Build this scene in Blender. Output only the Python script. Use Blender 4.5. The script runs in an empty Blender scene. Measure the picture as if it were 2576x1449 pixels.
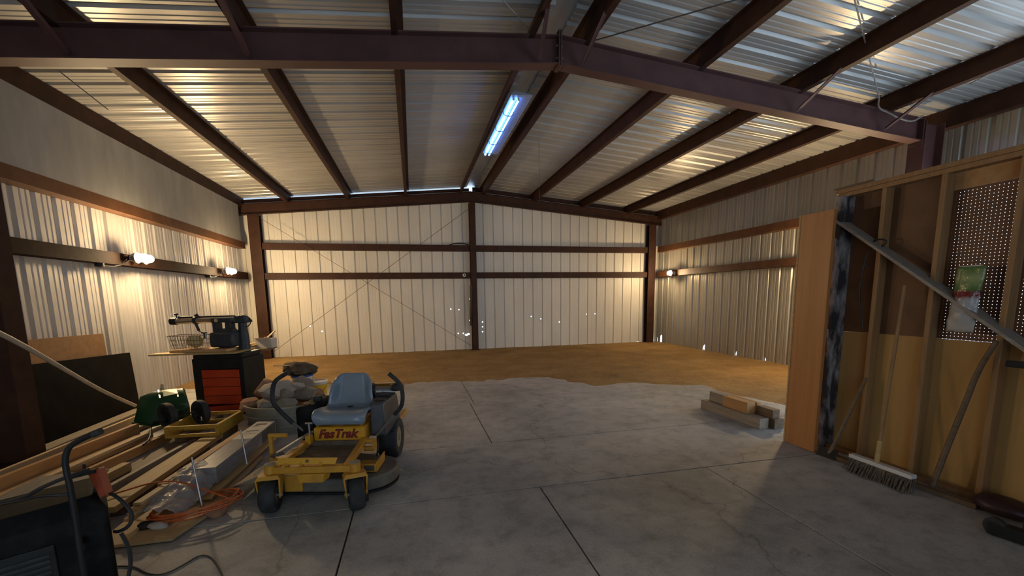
import bpy, bmesh, math, random
from mathutils import Vector, Matrix, Euler, noise
random.seed(7)
S = bpy.context.scene
COL = S.collection
PI = math.pi
V = Vector

# ------------------------------------------------------------------ place
XL, XR, D, F = -4.368, 7.949, 12.907, 5.153      # side walls, far wall, middle frame
XM = (XL + XR) / 2
SL = 0.0885                                       # roof slope
YB = -3.0                                         # open end behind the camera
G1, G2 = 2.144, 2.926                             # girt undersides
def roofz(x): return 4.765 - SL * abs(x - XM)
def raftb(x): return 4.262 - SL * abs(x - XM)

# ------------------------------------------------------------------ materials
def nodes(name):
    m = bpy.data.materials.new(name); m.use_nodes = True
    nt = m.node_tree
    return m, nt, nt.nodes['Principled BSDF']
def N(nt, t, **kw):
    n = nt.nodes.new(t)
    for k, v in kw.items(): setattr(n, k, v)
    return n
def ramp(nt, fac, stops):
    r = N(nt, 'ShaderNodeValToRGB')
    while len(r.color_ramp.elements) < len(stops): r.color_ramp.elements.new(0.5)
    for e, (p, c) in zip(r.color_ramp.elements, stops):
        e.position = p; e.color = (*c, 1) if len(c) == 3 else c
    nt.links.new(fac, r.inputs[0])
    return r.outputs[0]
def coords(nt, scale=(1, 1, 1), rand=True, kind='Object'):
    tc = N(nt, 'ShaderNodeTexCoord'); mp = N(nt, 'ShaderNodeMapping')
    mp.inputs['Scale'].default_value = scale
    nt.links.new(tc.outputs[kind], mp.inputs['Vector'])
    if rand:
        oi = N(nt, 'ShaderNodeObjectInfo'); mu = N(nt, 'ShaderNodeMath', operation='MULTIPLY')
        mu.inputs[1].default_value = 37.0
        nt.links.new(oi.outputs['Random'], mu.inputs[0]); nt.links.new(mu.outputs[0], mp.inputs['Location'])
    return mp.outputs[0]
def nz(nt, vec, scale, detail=4, rough=.55):
    n = N(nt, 'ShaderNodeTexNoise'); n.inputs['Scale'].default_value = scale
    n.inputs['Detail'].default_value = detail; n.inputs['Roughness'].default_value = rough
    nt.links.new(vec, n.inputs['Vector'])
    return n.outputs['Fac']
def bump(nt, bs, h, strength=.2, dist=.01):
    b = N(nt, 'ShaderNodeBump'); b.inputs['Strength'].default_value = strength; b.inputs['Distance'].default_value = dist
    nt.links.new(h, b.inputs['Height']); nt.links.new(b.outputs[0], bs.inputs['Normal'])
def worn(name, c1, c2, scale=6, rough=.5, metal=0.0, spec=.5, bmp=0.0, stretch=(1, 1, 1), lo=.35, hi=.7):
    m, nt, bs = nodes(name)
    f = nz(nt, coords(nt, stretch), scale, 6, .6)
    nt.links.new(ramp(nt, f, [(lo, c1), (hi, c2)]), bs.inputs['Base Color'])
    bs.inputs['Roughness'].default_value = rough; bs.inputs['Metallic'].default_value = metal
    bs.inputs['Specular IOR Level'].default_value = spec
    if bmp: bump(nt, bs, f, bmp)
    return m
def wood(name, c1, c2, rough=.65, k=1.0, st=(22, 1.1, 22)):
    m, nt, bs = nodes(name)
    v = coords(nt, st)
    a = nz(nt, v, 1.6 * k, 5, .6); b = nz(nt, v, 7 * k, 3, .6)
    mx = N(nt, 'ShaderNodeMath', operation='MULTIPLY_ADD'); mx.inputs[1].default_value = .35
    nt.links.new(b, mx.inputs[0]); nt.links.new(a, mx.inputs[2])
    nt.links.new(ramp(nt, mx.outputs[0], [(.42, c1), (.85, c2)]), bs.inputs['Base Color'])
    bs.inputs['Roughness'].default_value = rough
    bump(nt, bs, mx.outputs[0], .15, .004)
    return m
def emit(name, col, st):
    m, nt, bs = nodes(name)
    bs.inputs['Base Color'].default_value = (.8, .8, .8, 1)
    bs.inputs['Emission Color'].default_value = (*col, 1); bs.inputs['Emission Strength'].default_value = st
    return m
def holes_mask(nt, bs, spots):
    """daylight holes in sheet metal: spots = (centre, (rx,ry,rz)) in world metres"""
    geo = N(nt, 'ShaderNodeNewGeometry'); last = None
    for c, r in spots:
        s = N(nt, 'ShaderNodeVectorMath', operation='SUBTRACT'); s.inputs[1].default_value = c
        nt.links.new(geo.outputs['Position'], s.inputs[0])
        d = N(nt, 'ShaderNodeVectorMath', operation='DIVIDE'); d.inputs[1].default_value = r
        nt.links.new(s.outputs[0], d.inputs[0])
        l = N(nt, 'ShaderNodeVectorMath', operation='LENGTH'); nt.links.new(d.outputs[0], l.inputs[0])
        if last is None: last = l.outputs['Value']
        else:
            mn = N(nt, 'ShaderNodeMath', operation='MINIMUM')
            nt.links.new(last, mn.inputs[0]); nt.links.new(l.outputs['Value'], mn.inputs[1]); last = mn.outputs[0]
    gt = N(nt, 'ShaderNodeMath', operation='GREATER_THAN'); gt.inputs[1].default_value = 1.0
    nt.links.new(last, gt.inputs[0]); nt.links.new(gt.outputs[0], bs.inputs['Alpha'])
def sheet_metal(name, c1, c2, rough, metal, spots=None, streak=(1, 1, 1), spec=.5):
    m, nt, bs = nodes(name)
    f = nz(nt, coords(nt, streak, False), 1.3, 6, .6)
    nt.links.new(ramp(nt, f, [(.35, c1), (.68, c2)]), bs.inputs['Base Color'])
    g = nz(nt, coords(nt, streak, False), 2.2, 3)
    r = N(nt, 'ShaderNodeMapRange'); r.inputs['To Min'].default_value = rough - .04; r.inputs['To Max'].default_value = rough + .08
    nt.links.new(g, r.inputs['Value']); nt.links.new(r.outputs[0], bs.inputs['Roughness'])
    bs.inputs['Metallic'].default_value = metal; bs.inputs['Specular IOR Level'].default_value = spec
    if spots: holes_mask(nt, bs, spots)
    return m
M = {}
M['steel'] = worn('red_oxide_steel', (.036, .015, .009), (.060, .025, .014), 5, .6, 0, .2)
M['girt'] = worn('lamplit_girt_steel', (.085, .034, .014), (.13, .056, .024), 5, .6, 0, .25)  # lighter, more orange steel copy: lamplight from below put into the colour
M['dark_girt'] = worn('dark_brown_girt_steel', (.022, .0095, .005), (.04, .017, .009), 5, .75, 0, .08)  # same girt steel, darkened to offset the grazing bulb light
M['rafter'] = worn('daylit_rafter_steel', (.075, .032, .030), (.105, .047, .043), 3, .55, 0, .35)  # purplish daylight tint put into the brown steel colour
M['grey_panel'] = worn('grey_flat_panel', (.23, .225, .215), (.30, .295, .28), 3, .5, stretch=(4, 1.5, .4))
fs = [((x, D, z), (.02, .2, .02)) for x, z in [(1.098, 1.247), (1.343, 1.225), (1.692, 1.535), (1.665, .895), (1.3, .51), (1.453, .505), (2.051, .834), (2.048, .687), (2.044, .536), (3.598, .963), (3.911, .881), (4.526, .765), (5.451, .991), (5.746, .997), (-2.838, .855), (-2.533, .699)]]
fs += [((1.55, D, .456), (.045, .2, .03)), ((1.61, D, .479), (.04, .2, .03)), ((-2.338, D, .0), (.07, .2, .03)), ((-1.737, D, .0), (.03, .2, .02)), ((1.76, D, .05), (.03, .2, .1)), ((7.3, D, .0), (.1, .2, .035)), ((-.45, D, .0), (.03, .2, .02))]
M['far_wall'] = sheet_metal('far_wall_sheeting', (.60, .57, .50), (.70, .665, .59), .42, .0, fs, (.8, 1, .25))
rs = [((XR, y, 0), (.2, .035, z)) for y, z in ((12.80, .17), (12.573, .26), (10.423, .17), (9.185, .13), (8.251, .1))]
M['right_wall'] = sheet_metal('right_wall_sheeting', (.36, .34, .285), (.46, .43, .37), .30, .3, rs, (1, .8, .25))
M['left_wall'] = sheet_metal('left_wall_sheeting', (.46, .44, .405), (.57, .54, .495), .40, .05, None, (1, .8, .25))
M['roof'] = sheet_metal('galvanised_roof_sheeting', (.36, .355, .34), (.45, .44, .42), .32, .25, None, (.3, 1, 1))
M['ridge'] = sheet_metal('ridge_cap_metal', (.42, .42, .42), (.52, .52, .52), .4, .4)
def concrete():
    m, nt, bs = nodes('worn_concrete')
    v = coords(nt, (1, 1, 1), False)
    a = nz(nt, v, .55, 7, .62); b = nz(nt, v, 5, 8, .7); c = nz(nt, v, 60, 3, .6)
    c1 = ramp(nt, a, [(.32, (.26, .245, .225)), (.5, (.40, .38, .35)), (.68, (.52, .49, .45))])
    c2 = ramp(nt, b, [(.34, (.72, .72, .73)), (.52, (1, 1, 1)), (.70, (1.12, 1.1, 1.07))])
    c3 = ramp(nt, c, [(.3, (.86, .86, .86)), (.7, (1.08, 1.08, 1.08))])
    x = N(nt, 'ShaderNodeMix', data_type='RGBA', blend_type='MULTIPLY'); x.inputs['Factor'].default_value = 1
    nt.links.new(c1, x.inputs['A']); nt.links.new(c2, x.inputs['B'])
    y = N(nt, 'ShaderNodeMix', data_type='RGBA', blend_type='MULTIPLY'); y.inputs['Factor'].default_value = 1
    nt.links.new(x.outputs['Result'], y.inputs['A']); nt.links.new(c3, y.inputs['B'])
    # hairline cracks
    vo = N(nt, 'ShaderNodeTexVoronoi', feature='DISTANCE_TO_EDGE'); vo.inputs['Scale'].default_value = .42
    wv = N(nt, 'ShaderNodeTexNoise'); wv.inputs['Scale'].default_value = 1.7; wv.inputs['Detail'].default_value = 8
    nt.links.new(v, wv.inputs['Vector'])
    av = N(nt, 'ShaderNodeVectorMath', operation='MULTIPLY_ADD'); av.inputs[1].default_value = (.9, .9, .9)
    nt.links.new(wv.outputs['Color'], av.inputs[0]); nt.links.new(v, av.inputs[2]); nt.links.new(av.outputs[0], vo.inputs['Vector'])
    k = ramp(nt, vo.outputs['Distance'], [(0, (.62, .60, .58)), (.006, (1, 1, 1))])
    z = N(nt, 'ShaderNodeMix', data_type='RGBA', blend_type='MULTIPLY'); z.inputs['Factor'].default_value = .8
    nt.links.new(y.outputs['Result'], z.inputs['A']); nt.links.new(k, z.inputs['B'])
    nt.links.new(z.outputs['Result'], bs.inputs['Base Color'])
    bs.inputs['Roughness'].default_value = .62; bs.inputs['Specular IOR Level'].default_value = .35
    bump(nt, bs, b, .12, .01)
    return m
M['concrete'] = concrete()
M['joint'] = worn('joint_dirt', (.05, .042, .034), (.08, .066, .05), 20, .9)
def dirt():
    m, nt, bs = nodes('bare_brown_dirt')
    v = coords(nt, (1, 1, 1), False)
    a = nz(nt, v, 1.1, 8, .7); b = nz(nt, v, 22, 4, .7)
    c1 = ramp(nt, a, [(.3, (.19, .10, .027)), (.52, (.30, .172, .050)), (.72, (.40, .245, .088))])
    c2 = ramp(nt, b, [(.3, (.7, .7, .7)), (.7, (1.15, 1.15, 1.15))])
    x = N(nt, 'ShaderNodeMix', data_type='RGBA', blend_type='MULTIPLY'); x.inputs['Factor'].default_value = 1
    nt.links.new(c1, x.inputs['A']); nt.links.new(c2, x.inputs['B']); nt.links.new(x.outputs['Result'], bs.inputs['Base Color'])
    bs.inputs['Roughness'].default_value = .95; bump(nt, bs, b, .5, .02)
    return m
M['dirt'] = dirt()
M['pine'] = wood('pine_lumber', (.42, .23, .085), (.60, .37, .16))
M['pine_orange'] = wood('orange_toned_lumber', (.36, .17, .05), (.50, .27, .10))
M['pine_pale'] = wood('pale_lumber', (.50, .34, .16), (.66, .48, .26))
M['plank'] = wood('yellowish_plank', (.36, .23, .075), (.54, .37, .15))
M['weathered'] = wood('weathered_grey_wood', (.20, .155, .11), (.33, .27, .20))
M['dark_wood'] = wood('dark_old_wood', (.10, .06, .03), (.19, .12, .065))
M['ply'] = wood('plywood_face', (.42, .27, .12), (.54, .37, .18), k=.6, st=(6, .8, 6))
M['ply_lower'] = wood('tan_wall_plywood', (.36, .20, .058), (.45, .265, .088), k=.5, st=(5, 9, .6))
M['osb'] = wood('brown_particle_board', (.34, .17, .06), (.46, .25, .10), k=1.4, st=(6, 5, 6))
M['stud'] = wood('framing_stud', (.24, .125, .048), (.34, .19, .078), st=(20, 20, 1.1))
M['door_wood'] = wood('orange_veneer', (.36, .145, .038), (.45, .195, .058), .45, .6, (16, 16, .6))
M['grey_board'] = wood('weathered_brace_board', (.20, .17, .14), (.32, .28, .235), st=(20, 1.2, 20))
M['charred'] = worn('spotted_dark_trim', (.03, .025, .025), (.30, .27, .26), 9, .8, lo=.44, hi=.60, stretch=(1, 1, .35))
M['black_sheet'] = worn('black_sheet', (.007, .006, .005), (.016, .013, .010), 4, .9, 0, .15)
M['black_metal'] = worn('black_painted_metal', (.007, .007, .007), (.018, .0175, .017), 8, .55, 0, .3)
M['black_dusty'] = worn('dusty_black_casing', (.004, .004, .0045), (.022, .021, .02), 7, .8, 0, .2, bmp=.3, lo=.45, hi=.8)
M['rubber'] = worn('black_rubber', (.012, .012, .013), (.04, .038, .036), 14, .75)
M['cable'] = worn('black_cable', (.010, .009, .009), (.02, .018, .017), 10, .55)
M['orange_cord'] = worn('orange_cord', (.52, .10, .02), (.62, .15, .035), 10, .5)
M['yellow'] = worn('mower_yellow_paint', (.44, .205, .022), (.60, .285, .022), 9, .42)
M['yellow_bright'] = worn('clean_yellow_paint', (.62, .30, .016), (.68, .335, .022), 4, .38)
M['seat'] = worn('blue_grey_vinyl', (.19, .235, .285), (.235, .285, .335), 4, .27)
M['deck'] = worn('dusty_mower_deck', (.075, .065, .05), (.15, .13, .10), 6, .6)
M['chute'] = worn('tan_dusty_chute', (.24, .19, .12), (.33, .265, .17), 4, .75)
M['pan'] = worn('worn_foot_pan', (.10, .075, .05), (.22, .17, .12), 8, .55)
M['grey_steel'] = worn('bare_grey_steel', (.26, .25, .24), (.40, .385, .37), 9, .38, .7)
M['decal_red'] = worn('red_decal', (.25, .018, .012), (.32, .03, .02), 5, .4)
M['decal_dark'] = worn('dark_decal_outline', (.06, .008, .006), (.08, .012, .01), 5, .4)
M['drawer_red'] = worn('red_drawer_paint', (.46, .035, .006), (.56, .055, .01), 4, .42)
M['saw_grey'] = worn('dark_machine_paint', (.022, .026, .030), (.045, .05, .053), 7, .5)
M['chrome'] = worn('worn_chrome_tube', (.45, .41, .36), (.60, .55, .48), 6, .28, .9)
M['cream'] = worn('cream_cloth', (.58, .43, .18), (.74, .58, .29), 9, .9, bmp=.4)
M['green'] = worn('dark_green_plastic', (.010, .05, .016), (.018, .075, .026), 4, .33)
M['crate_yellow'] = worn('yellow_painted_wood', (.40, .22, .02), (.56, .33, .035), 9, .6, stretch=(3, 3, 3))
M['galv'] = worn('galvanised_tub', (.27, .27, .23), (.38, .375, .32), 5, .42, .55)
M['rock_pale'] = worn('pale_rock', (.33, .28, .23), (.47, .41, .345), 5, .9, bmp=.6)
M['rock_grey'] = worn('grey_brown_rock', (.17, .145, .11), (.27, .235, .185), 6, .9, bmp=.6)
M['rock_red'] = worn('reddish_rock', (.26, .13, .07), (.38, .205, .115), 6, .9, bmp=.6)
M['bucket_yellow'] = worn('yellow_plastic', (.70, .40, .01), (.78, .47, .02), 3, .35)
M['white_plastic'] = worn('white_plastic', (.55, .54, .51), (.68, .67, .64), 4, .4)
M['blue_plastic'] = worn('blue_plastic', (.015, .06, .30), (.025, .09, .40), 4, .35)
M['bark'] = worn('dark_bark', (.055, .038, .022), (.16, .12, .075), 10, .95, bmp=.8)
M['white_card'] = worn('white_printed_card', (.50, .46, .40), (.60, .56, .49), 5, .6)
M['carton_side'] = worn('grey_blue_wrap', (.20, .195, .20), (.34, .33, .33), 12, .35, stretch=(3, .6, 3))
M['print'] = worn('dark_print', (.05, .045, .04), (.09, .08, .07), 8, .6)
M['red_plastic'] = worn('red_orange_plastic', (.22, .035, .012), (.32, .055, .02), 5, .5)
M['pipe'] = worn('tan_grey_pipe', (.36, .29, .20), (.46, .38, .28), 5, .6)
M['rope'] = worn('grey_rope', (.20, .17, .14), (.32, .28, .24), 20, .9)
M['wire'] = worn('dark_wire', (.05, .04, .035), (.09, .075, .065), 10, .6)
M['bristle'] = worn('brown_bristle', (.07, .052, .036), (.20, .155, .11), 60, .95, stretch=(1, 1, .08))
M['knob'] = wood('turned_pale_wood', (.52, .42, .26), (.62, .52, .35))
M['dark_red'] = worn('dark_maroon_paint', (.022, .006, .008), (.04, .012, .015), 5, .5)
M['porcelain'] = worn('white_porcelain', (.60, .58, .54), (.70, .68, .64), 4, .3)
M['bulb'] = emit('warm_bulb', (1.0, .72, .39), 320); M['fill_bulb'] = emit('fill_warm_bulb', (1.0, .72, .39), 70)
M['tube'] = emit('cool_tube', (.08, .26, 1.0), 8)
def plastic_film():
    m, nt, bs = nodes('clear_crinkled_film')
    f = nz(nt, coords(nt), 14, 5)
    bs.inputs['Base Color'].default_value = (.55, .53, .52, 1); bs.inputs['Roughness'].default_value = .16
    bs.inputs['Alpha'].default_value = .42
    bump(nt, bs, f, .8, .03)
    return m
M['film'] = plastic_film()
def pegboard():
    m, nt, bs = nodes('brown_pegboard')
    v = coords(nt, (1, 1, 1), False)
    f = nz(nt, v, 3, 5)
    nt.links.new(ramp(nt, f, [(.35, (.115, .045, .018)), (.7, (.165, .068, .028))]), bs.inputs['Base Color'])
    bs.inputs['Roughness'].default_value = .55
    sp = N(nt, 'ShaderNodeSeparateXYZ'); nt.links.new(v, sp.inputs[0])
    def cell(o):
        d = N(nt, 'ShaderNodeMath', operation='DIVIDE'); d.inputs[1].default_value = .0254; nt.links.new(o, d.inputs[0])
        f_ = N(nt, 'ShaderNodeMath', operation='FRACT'); nt.links.new(d.outputs[0], f_.inputs[0])
        s = N(nt, 'ShaderNodeMath', operation='SUBTRACT'); s.inputs[1].default_value = .5; nt.links.new(f_.outputs[0], s.inputs[0])
        p = N(nt, 'ShaderNodeMath', operation='MULTIPLY'); nt.links.new(s.outputs[0], p.inputs[0]); nt.links.new(s.outputs[0], p.inputs[1])
        return p.outputs[0]
    a = N(nt, 'ShaderNodeMath', operation='ADD'); nt.links.new(cell(sp.outputs['Y']), a.inputs[0]); nt.links.new(cell(sp.outputs['Z']), a.inputs[1])
    g = N(nt, 'ShaderNodeMath', operation='GREATER_THAN'); g.inputs[1].default_value = .016; nt.links.new(a.outputs[0], g.inputs[0])
    nt.links.new(g.outputs[0], bs.inputs['Alpha'])
    return m
M['peg'] = pegboard()
def bag_print():
    m, nt, bs = nodes('printed_bag')
    v = coords(nt, (1, 1, 1), False)
    sp = N(nt, 'ShaderNodeSeparateXYZ'); nt.links.new(v, sp.inputs[0])
    f = nz(nt, v, 18, 4)
    ad = N(nt, 'ShaderNodeMath', operation='MULTIPLY_ADD'); ad.inputs[1].default_value = .06
    nt.links.new(f, ad.inputs[0]); nt.links.new(sp.outputs['Z'], ad.inputs[2])
    mr = N(nt, 'ShaderNodeMapRange'); mr.inputs['From Min'].default_value = 0; mr.inputs['From Max'].default_value = .5
    nt.links.new(ad.outputs[0], mr.inputs['Value'])
    c = ramp(nt, mr.outputs[0], [(.0, (.42, .40, .35)), (.55, (.36, .36, .37)), (.60, (.17, .02, .02)), (.66, (.16, .02, .02)), (.70, (.08, .15, .035)), (.86, (.30, .36, .16)), (1.0, (.12, .2, .06))])
    nt.links.new(c, bs.inputs['Base Color']); bs.inputs['Roughness'].default_value = .18
    bump(nt, bs, f, .5, .02)
    return m
M['bag'] = bag_print()

# ------------------------------------------------------------------ mesh helpers
class MB:
    def __init__(s): s.b = bmesh.new()
    def box(s, x0, x1, y0, y1, z0, z1, mat=None):
        c = [V((x, y, z)) for x in (x0, x1) for y in (y0, y1) for z in (z0, z1)]
        if mat is not None: c = [mat @ p for p in c]
        v = [s.b.verts.new(p) for p in c]
        for f in ((0, 1, 3, 2), (4, 6, 7, 5), (0, 4, 5, 1), (2, 3, 7, 6), (0, 2, 6, 4), (1, 5, 7, 3)): s.b.faces.new([v[i] for i in f])
        return s
    def bar(s, p, q, w, h, up=(0, 0, 1)):
        p, q = V(p), V(q); y = (q - p); L = y.length; y.normalize()
        x = y.cross(V(up))
        if x.length < 1e-4: x = V((1, 0, 0))
        x.normalize(); z = x.cross(y)
        m = Matrix((x, y, z)).transposed().to_4x4(); m.translation = p
        return s.box(-w / 2, w / 2, 0, L, -h / 2, h / 2, m)
    def prism(s, poly, axis, a0, a1):
        """extrude a closed polygon of 2-D points along an axis"""
        def P(u, w, a): return {'x': (a, u, w), 'y': (u, a, w), 'z': (u, w, a)}[axis]
        A = [s.b.verts.new(P(u, w, a0)) for u, w in poly]; B = [s.b.verts.new(P(u, w, a1)) for u, w in poly]
        n = len(poly)
        for i in range(n): s.b.faces.new((A[i], A[(i + 1) % n], B[(i + 1) % n], B[i]))
        s.b.faces.new(A[::-1]); s.b.faces.new(B)
        return s
    def hull(s, pts):
        vs = [s.b.verts.new(p) for p in pts]
        r = bmesh.ops.convex_hull(s.b, input=vs)
        return s
    def tube(s, pts, r, n=8, smooth=0, closed=False):
        pts = [V(p) for p in pts]
        for _ in range(smooth):
            q = [] if closed else [pts[0]]
            m = len(pts)
            for i in range(m if closed else m - 1):
                a, b = pts[i], pts[(i + 1) % m]
                q += [a * .75 + b * .25, a * .25 + b * .75]
            if not closed: q.append(pts[-1])
            pts = q
        rings = []; prev = None; m = len(pts)
        for i, p in enumerate(pts):
            if closed: t = pts[(i + 1) % m] - pts[i - 1]
            else: t = pts[min(i + 1, m - 1)] - pts[max(i - 1, 0)]
            t.normalize()
            if prev is None:
                a = t.cross(V((0, 0, 1)))
                if a.length < .05: a = t.cross(V((1, 0, 0)))
            else:
                a = prev - t * prev.dot(t)
            a.normalize(); prev = a; b = t.cross(a)
            rr = r[i] if isinstance(r, (list, tuple)) and len(r) == m else (r if not isinstance(r, (list, tuple)) else r[0] + (r[-1] - r[0]) * i / (m - 1))
            rings.append([s.b.verts.new(p + (a * math.cos(2 * PI * k / n) + b * math.sin(2 * PI * k / n)) * rr) for k in range(n)])
        for i in range(m if closed else m - 1):
            A, B = rings[i], rings[(i + 1) % m]
            for k in range(n): s.b.faces.new((A[k], A[(k + 1) % n], B[(k + 1) % n], B[k]))
        if not closed:
            s.b.faces.new(rings[0][::-1]); s.b.faces.new(rings[-1])
        return s
    def lathe(s, prof, mat=None, n=24, closed=False):
        """profile (r,h) turned about local z; mat places it"""
        mat = mat or Matrix(); rings = []
        for r, hh in prof: rings.append([s.b.verts.new(mat @ V((r * math.cos(2 * PI * k / n), r * math.sin(2 * PI * k / n), hh))) for k in range(n)])
        m = len(rings)
        for i in range(m if closed else m - 1):
            A, B = rings[i], rings[(i + 1) % m]
            for k in range(n): s.b.faces.new((A[k], A[(k + 1) % n], B[(k + 1) % n], B[k]))
        if not closed:
            s.b.faces.new(rings[0][::-1]); s.b.faces.new(rings[-1])
        return s
    def ball(s, c, r, n=10, sx=1, sy=1, sz=1):
        m = Matrix.Translation(c) @ Matrix.Diagonal((r * sx, r * sy, r * sz, 1))
        bmesh.ops.create_uvsphere(s.b, u_segments=n * 2, v_segments=n, radius=1, matrix=m); return s
    def grid(s, fn, nu, nv):
        v = [[s.b.verts.new(fn(i / nu, j / nv)) for j in range(nv + 1)] for i in range(nu + 1)]
        for i in range(nu):
            for j in range(nv): s.b.faces.new((v[i][j], v[i + 1][j], v[i + 1][j + 1], v[i][j + 1]))
        return s
    def build(s, name, mat, parent=None, smooth=False, bevel=0, sub=0, solid=0, loc=None, rot=None, flip=True):
        if flip: bmesh.ops.recalc_face_normals(s.b, faces=s.b.faces)
        me = bpy.data.meshes.new(name); s.b.to_mesh(me); s.b.free()
        o = bpy.data.objects.new(name, me); COL.objects.link(o)
        if mat is not None: me.materials.append(M[mat] if isinstance(mat, str) else mat)
        if parent is not None: o.parent = parent
        if loc is not None: o.location = loc
        if rot is not None: o.rotation_euler = rot
        if smooth:
            for p in me.polygons: p.use_smooth = True
            if smooth != 2:
                me.set_sharp_from_angle(angle=math.radians(40))
        if solid:
            md = o.modifiers.new('solid', 'SOLIDIFY'); md.thickness = solid; md.offset = 0
        if bevel:
            md = o.modifiers.new('bevel', 'BEVEL'); md.width = bevel; md.segments = 2; md.limit_method = 'ANGLE'; md.angle_limit = math.radians(40)
        if sub:
            md = o.modifiers.new('sub', 'SUBSURF'); md.levels = sub; md.render_levels = sub
        return o
def tag(o, label, cat, group=None, kind=None):
    o['label'] = label; o['category'] = cat
    if group: o['group'] = group
    if kind: o['kind'] = kind
    return o
def thing(name, label, cat, loc=(0, 0, 0), rz=0, group=None, kind=None, rot=None):
    o = bpy.data.objects.new(name, None); COL.objects.link(o)
    o.empty_display_size = .1
    o.location = loc; o.rotation_euler = rot if rot is not None else (0, 0, rz)
    return tag(o, label, cat, group, kind)
def rx(a): return Matrix.Rotation(a, 4, 'X')
def ry(a): return Matrix.Rotation(a, 4, 'Y')
def rzm(a): return Matrix.Rotation(a, 4, 'Z')
def T(x, y, z): return Matrix.Translation((x, y, z))
ST = 'structure'

# ------------------------------------------------------------------ shell
RIB = [(0, 0), (.055, 0), (.065, .006), (.08, .006), (.09, 0), (.135, 0), (.145, .006), (.16, .006), (.17, 0), (.215, 0), (.236, .032), (.276, .032), (.297, 0)]
PER = .3048
RIBW = [(0, 0), (.06, 0), (.066, .0015), (.078, .0015), (.084, 0), (.135, 0), (.141, .0015), (.153, .0015), (.159, 0), (.228, 0), (.236, .030), (.262, .030), (.270, 0)]
def ribbed(u0, u1, off=0, rib=None):
    out = []; k = math.floor((u0 - off) / PER) - 1
    while off + k * PER < u1 + PER:
        for a, d in (rib or RIB):
            u = off + k * PER + a
            if u0 <= u <= u1: out.append((u, d))
        k += 1
    return [(u0, 0)] + out + [(u1, 0)]
def wall_sheet(u0, u1, zb, zt, place, off=0, rib=None, m=None):
    m = m or MB(); pr = ribbed(u0, u1, off, rib)
    A = [m.b.verts.new(place(u, d, zb)) for u, d in pr]; B = [m.b.verts.new(place(u, d, zt(u))) for u, d in pr]
    for i in range(len(pr) - 1): m.b.faces.new((A[i], A[i + 1], B[i + 1], B[i]))
    return m
o = wall_sheet(XL, XR, -.05, lambda x: roofz(x) - .10, lambda u, d, z: (u, D + d, z), .05, RIBW).build('wall_back', 'far_wall')
tag(o, 'cream ribbed sheet metal gable wall at the far end', 'wall', None, ST)
o = wall_sheet(YB, D, -.05, lambda y: roofz(XL) - .03, lambda u, d, z: (XL - d, u, z), .1).build('wall_left', 'left_wall')
tag(o, 'pale ribbed metal side wall behind the two lit bulbs', 'wall', None, ST)
DY0, DY1, DZ = -2.6, 4.9, 3.15
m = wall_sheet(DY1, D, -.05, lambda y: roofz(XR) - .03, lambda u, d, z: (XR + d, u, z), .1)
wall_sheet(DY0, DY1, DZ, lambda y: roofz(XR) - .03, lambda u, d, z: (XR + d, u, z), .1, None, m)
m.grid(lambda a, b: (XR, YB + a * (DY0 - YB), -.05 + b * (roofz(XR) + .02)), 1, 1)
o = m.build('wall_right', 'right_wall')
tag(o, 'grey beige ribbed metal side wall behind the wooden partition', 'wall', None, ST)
# end wall behind the camera (daylight comes in through the big doorway in the right wall)
m = MB(); OX0, OX1, OZ = 4.35, 7.75, 4.0
PX0, PX1, PZ = -2.6, 1.8, 2.4
m.box(XL, PX0, YB - .05, YB, 0, roofz(XL) - .02).box(PX1, OX0, YB - .05, YB, 0, roofz(XL) - .02).box(PX0, PX1, YB - .05, YB, PZ, roofz(XL) - .02).box(OX1, XR, YB - .05, YB, 0, roofz(XL) - .02).box(OX0, OX1, YB - .05, YB, OZ, roofz(XL) - .02)
m.prism([(XL, roofz(XL) - .02), (XR, roofz(XR) - .02), (XM, roofz(XM) - .02)], 'y', YB - .05, YB)
tag(m.build('wall_front', 'left_wall'), 'end wall with two open doorways behind the viewer', 'wall', None, ST)
def roof(x0, x1):
    m = MB(); pr = ribbed(YB - .3, D + .25, .02)
    A = [m.b.verts.new((x0, u, roofz(x0) + d)) for u, d in pr]; B = [m.b.verts.new((x1, u, roofz(x1) + d)) for u, d in pr]
    for i in range(len(pr) - 1): m.b.faces.new((A[i], A[i + 1], B[i + 1], B[i]))
    return m
tag(roof(XL - .12, XM - .12).build('ceiling_left', 'roof'), 'ribbed metal roof slope over the mower side', 'ceiling', None, ST)
tag(roof(XM + .12, XR + .12).build('ceiling_right', 'roof'), 'ribbed metal roof slope over the partition side', 'ceiling', None, ST)
m = MB()
m.prism([(XM - .3, roofz(XM - .3) + .036), (XM, roofz(XM) + .04), (XM + .3, roofz(XM + .3) + .036), (XM + .3, roofz(XM + .3) + .039), (XM, roofz(XM) + .043), (XM - .3, roofz(XM - .3) + .039)], 'y', YB - .3, D + .25)
tag(m.build('trim_ridge_cap', 'ridge'), 'folded metal ridge cap along the roof peak', 'ridge cap', None, ST)

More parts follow.
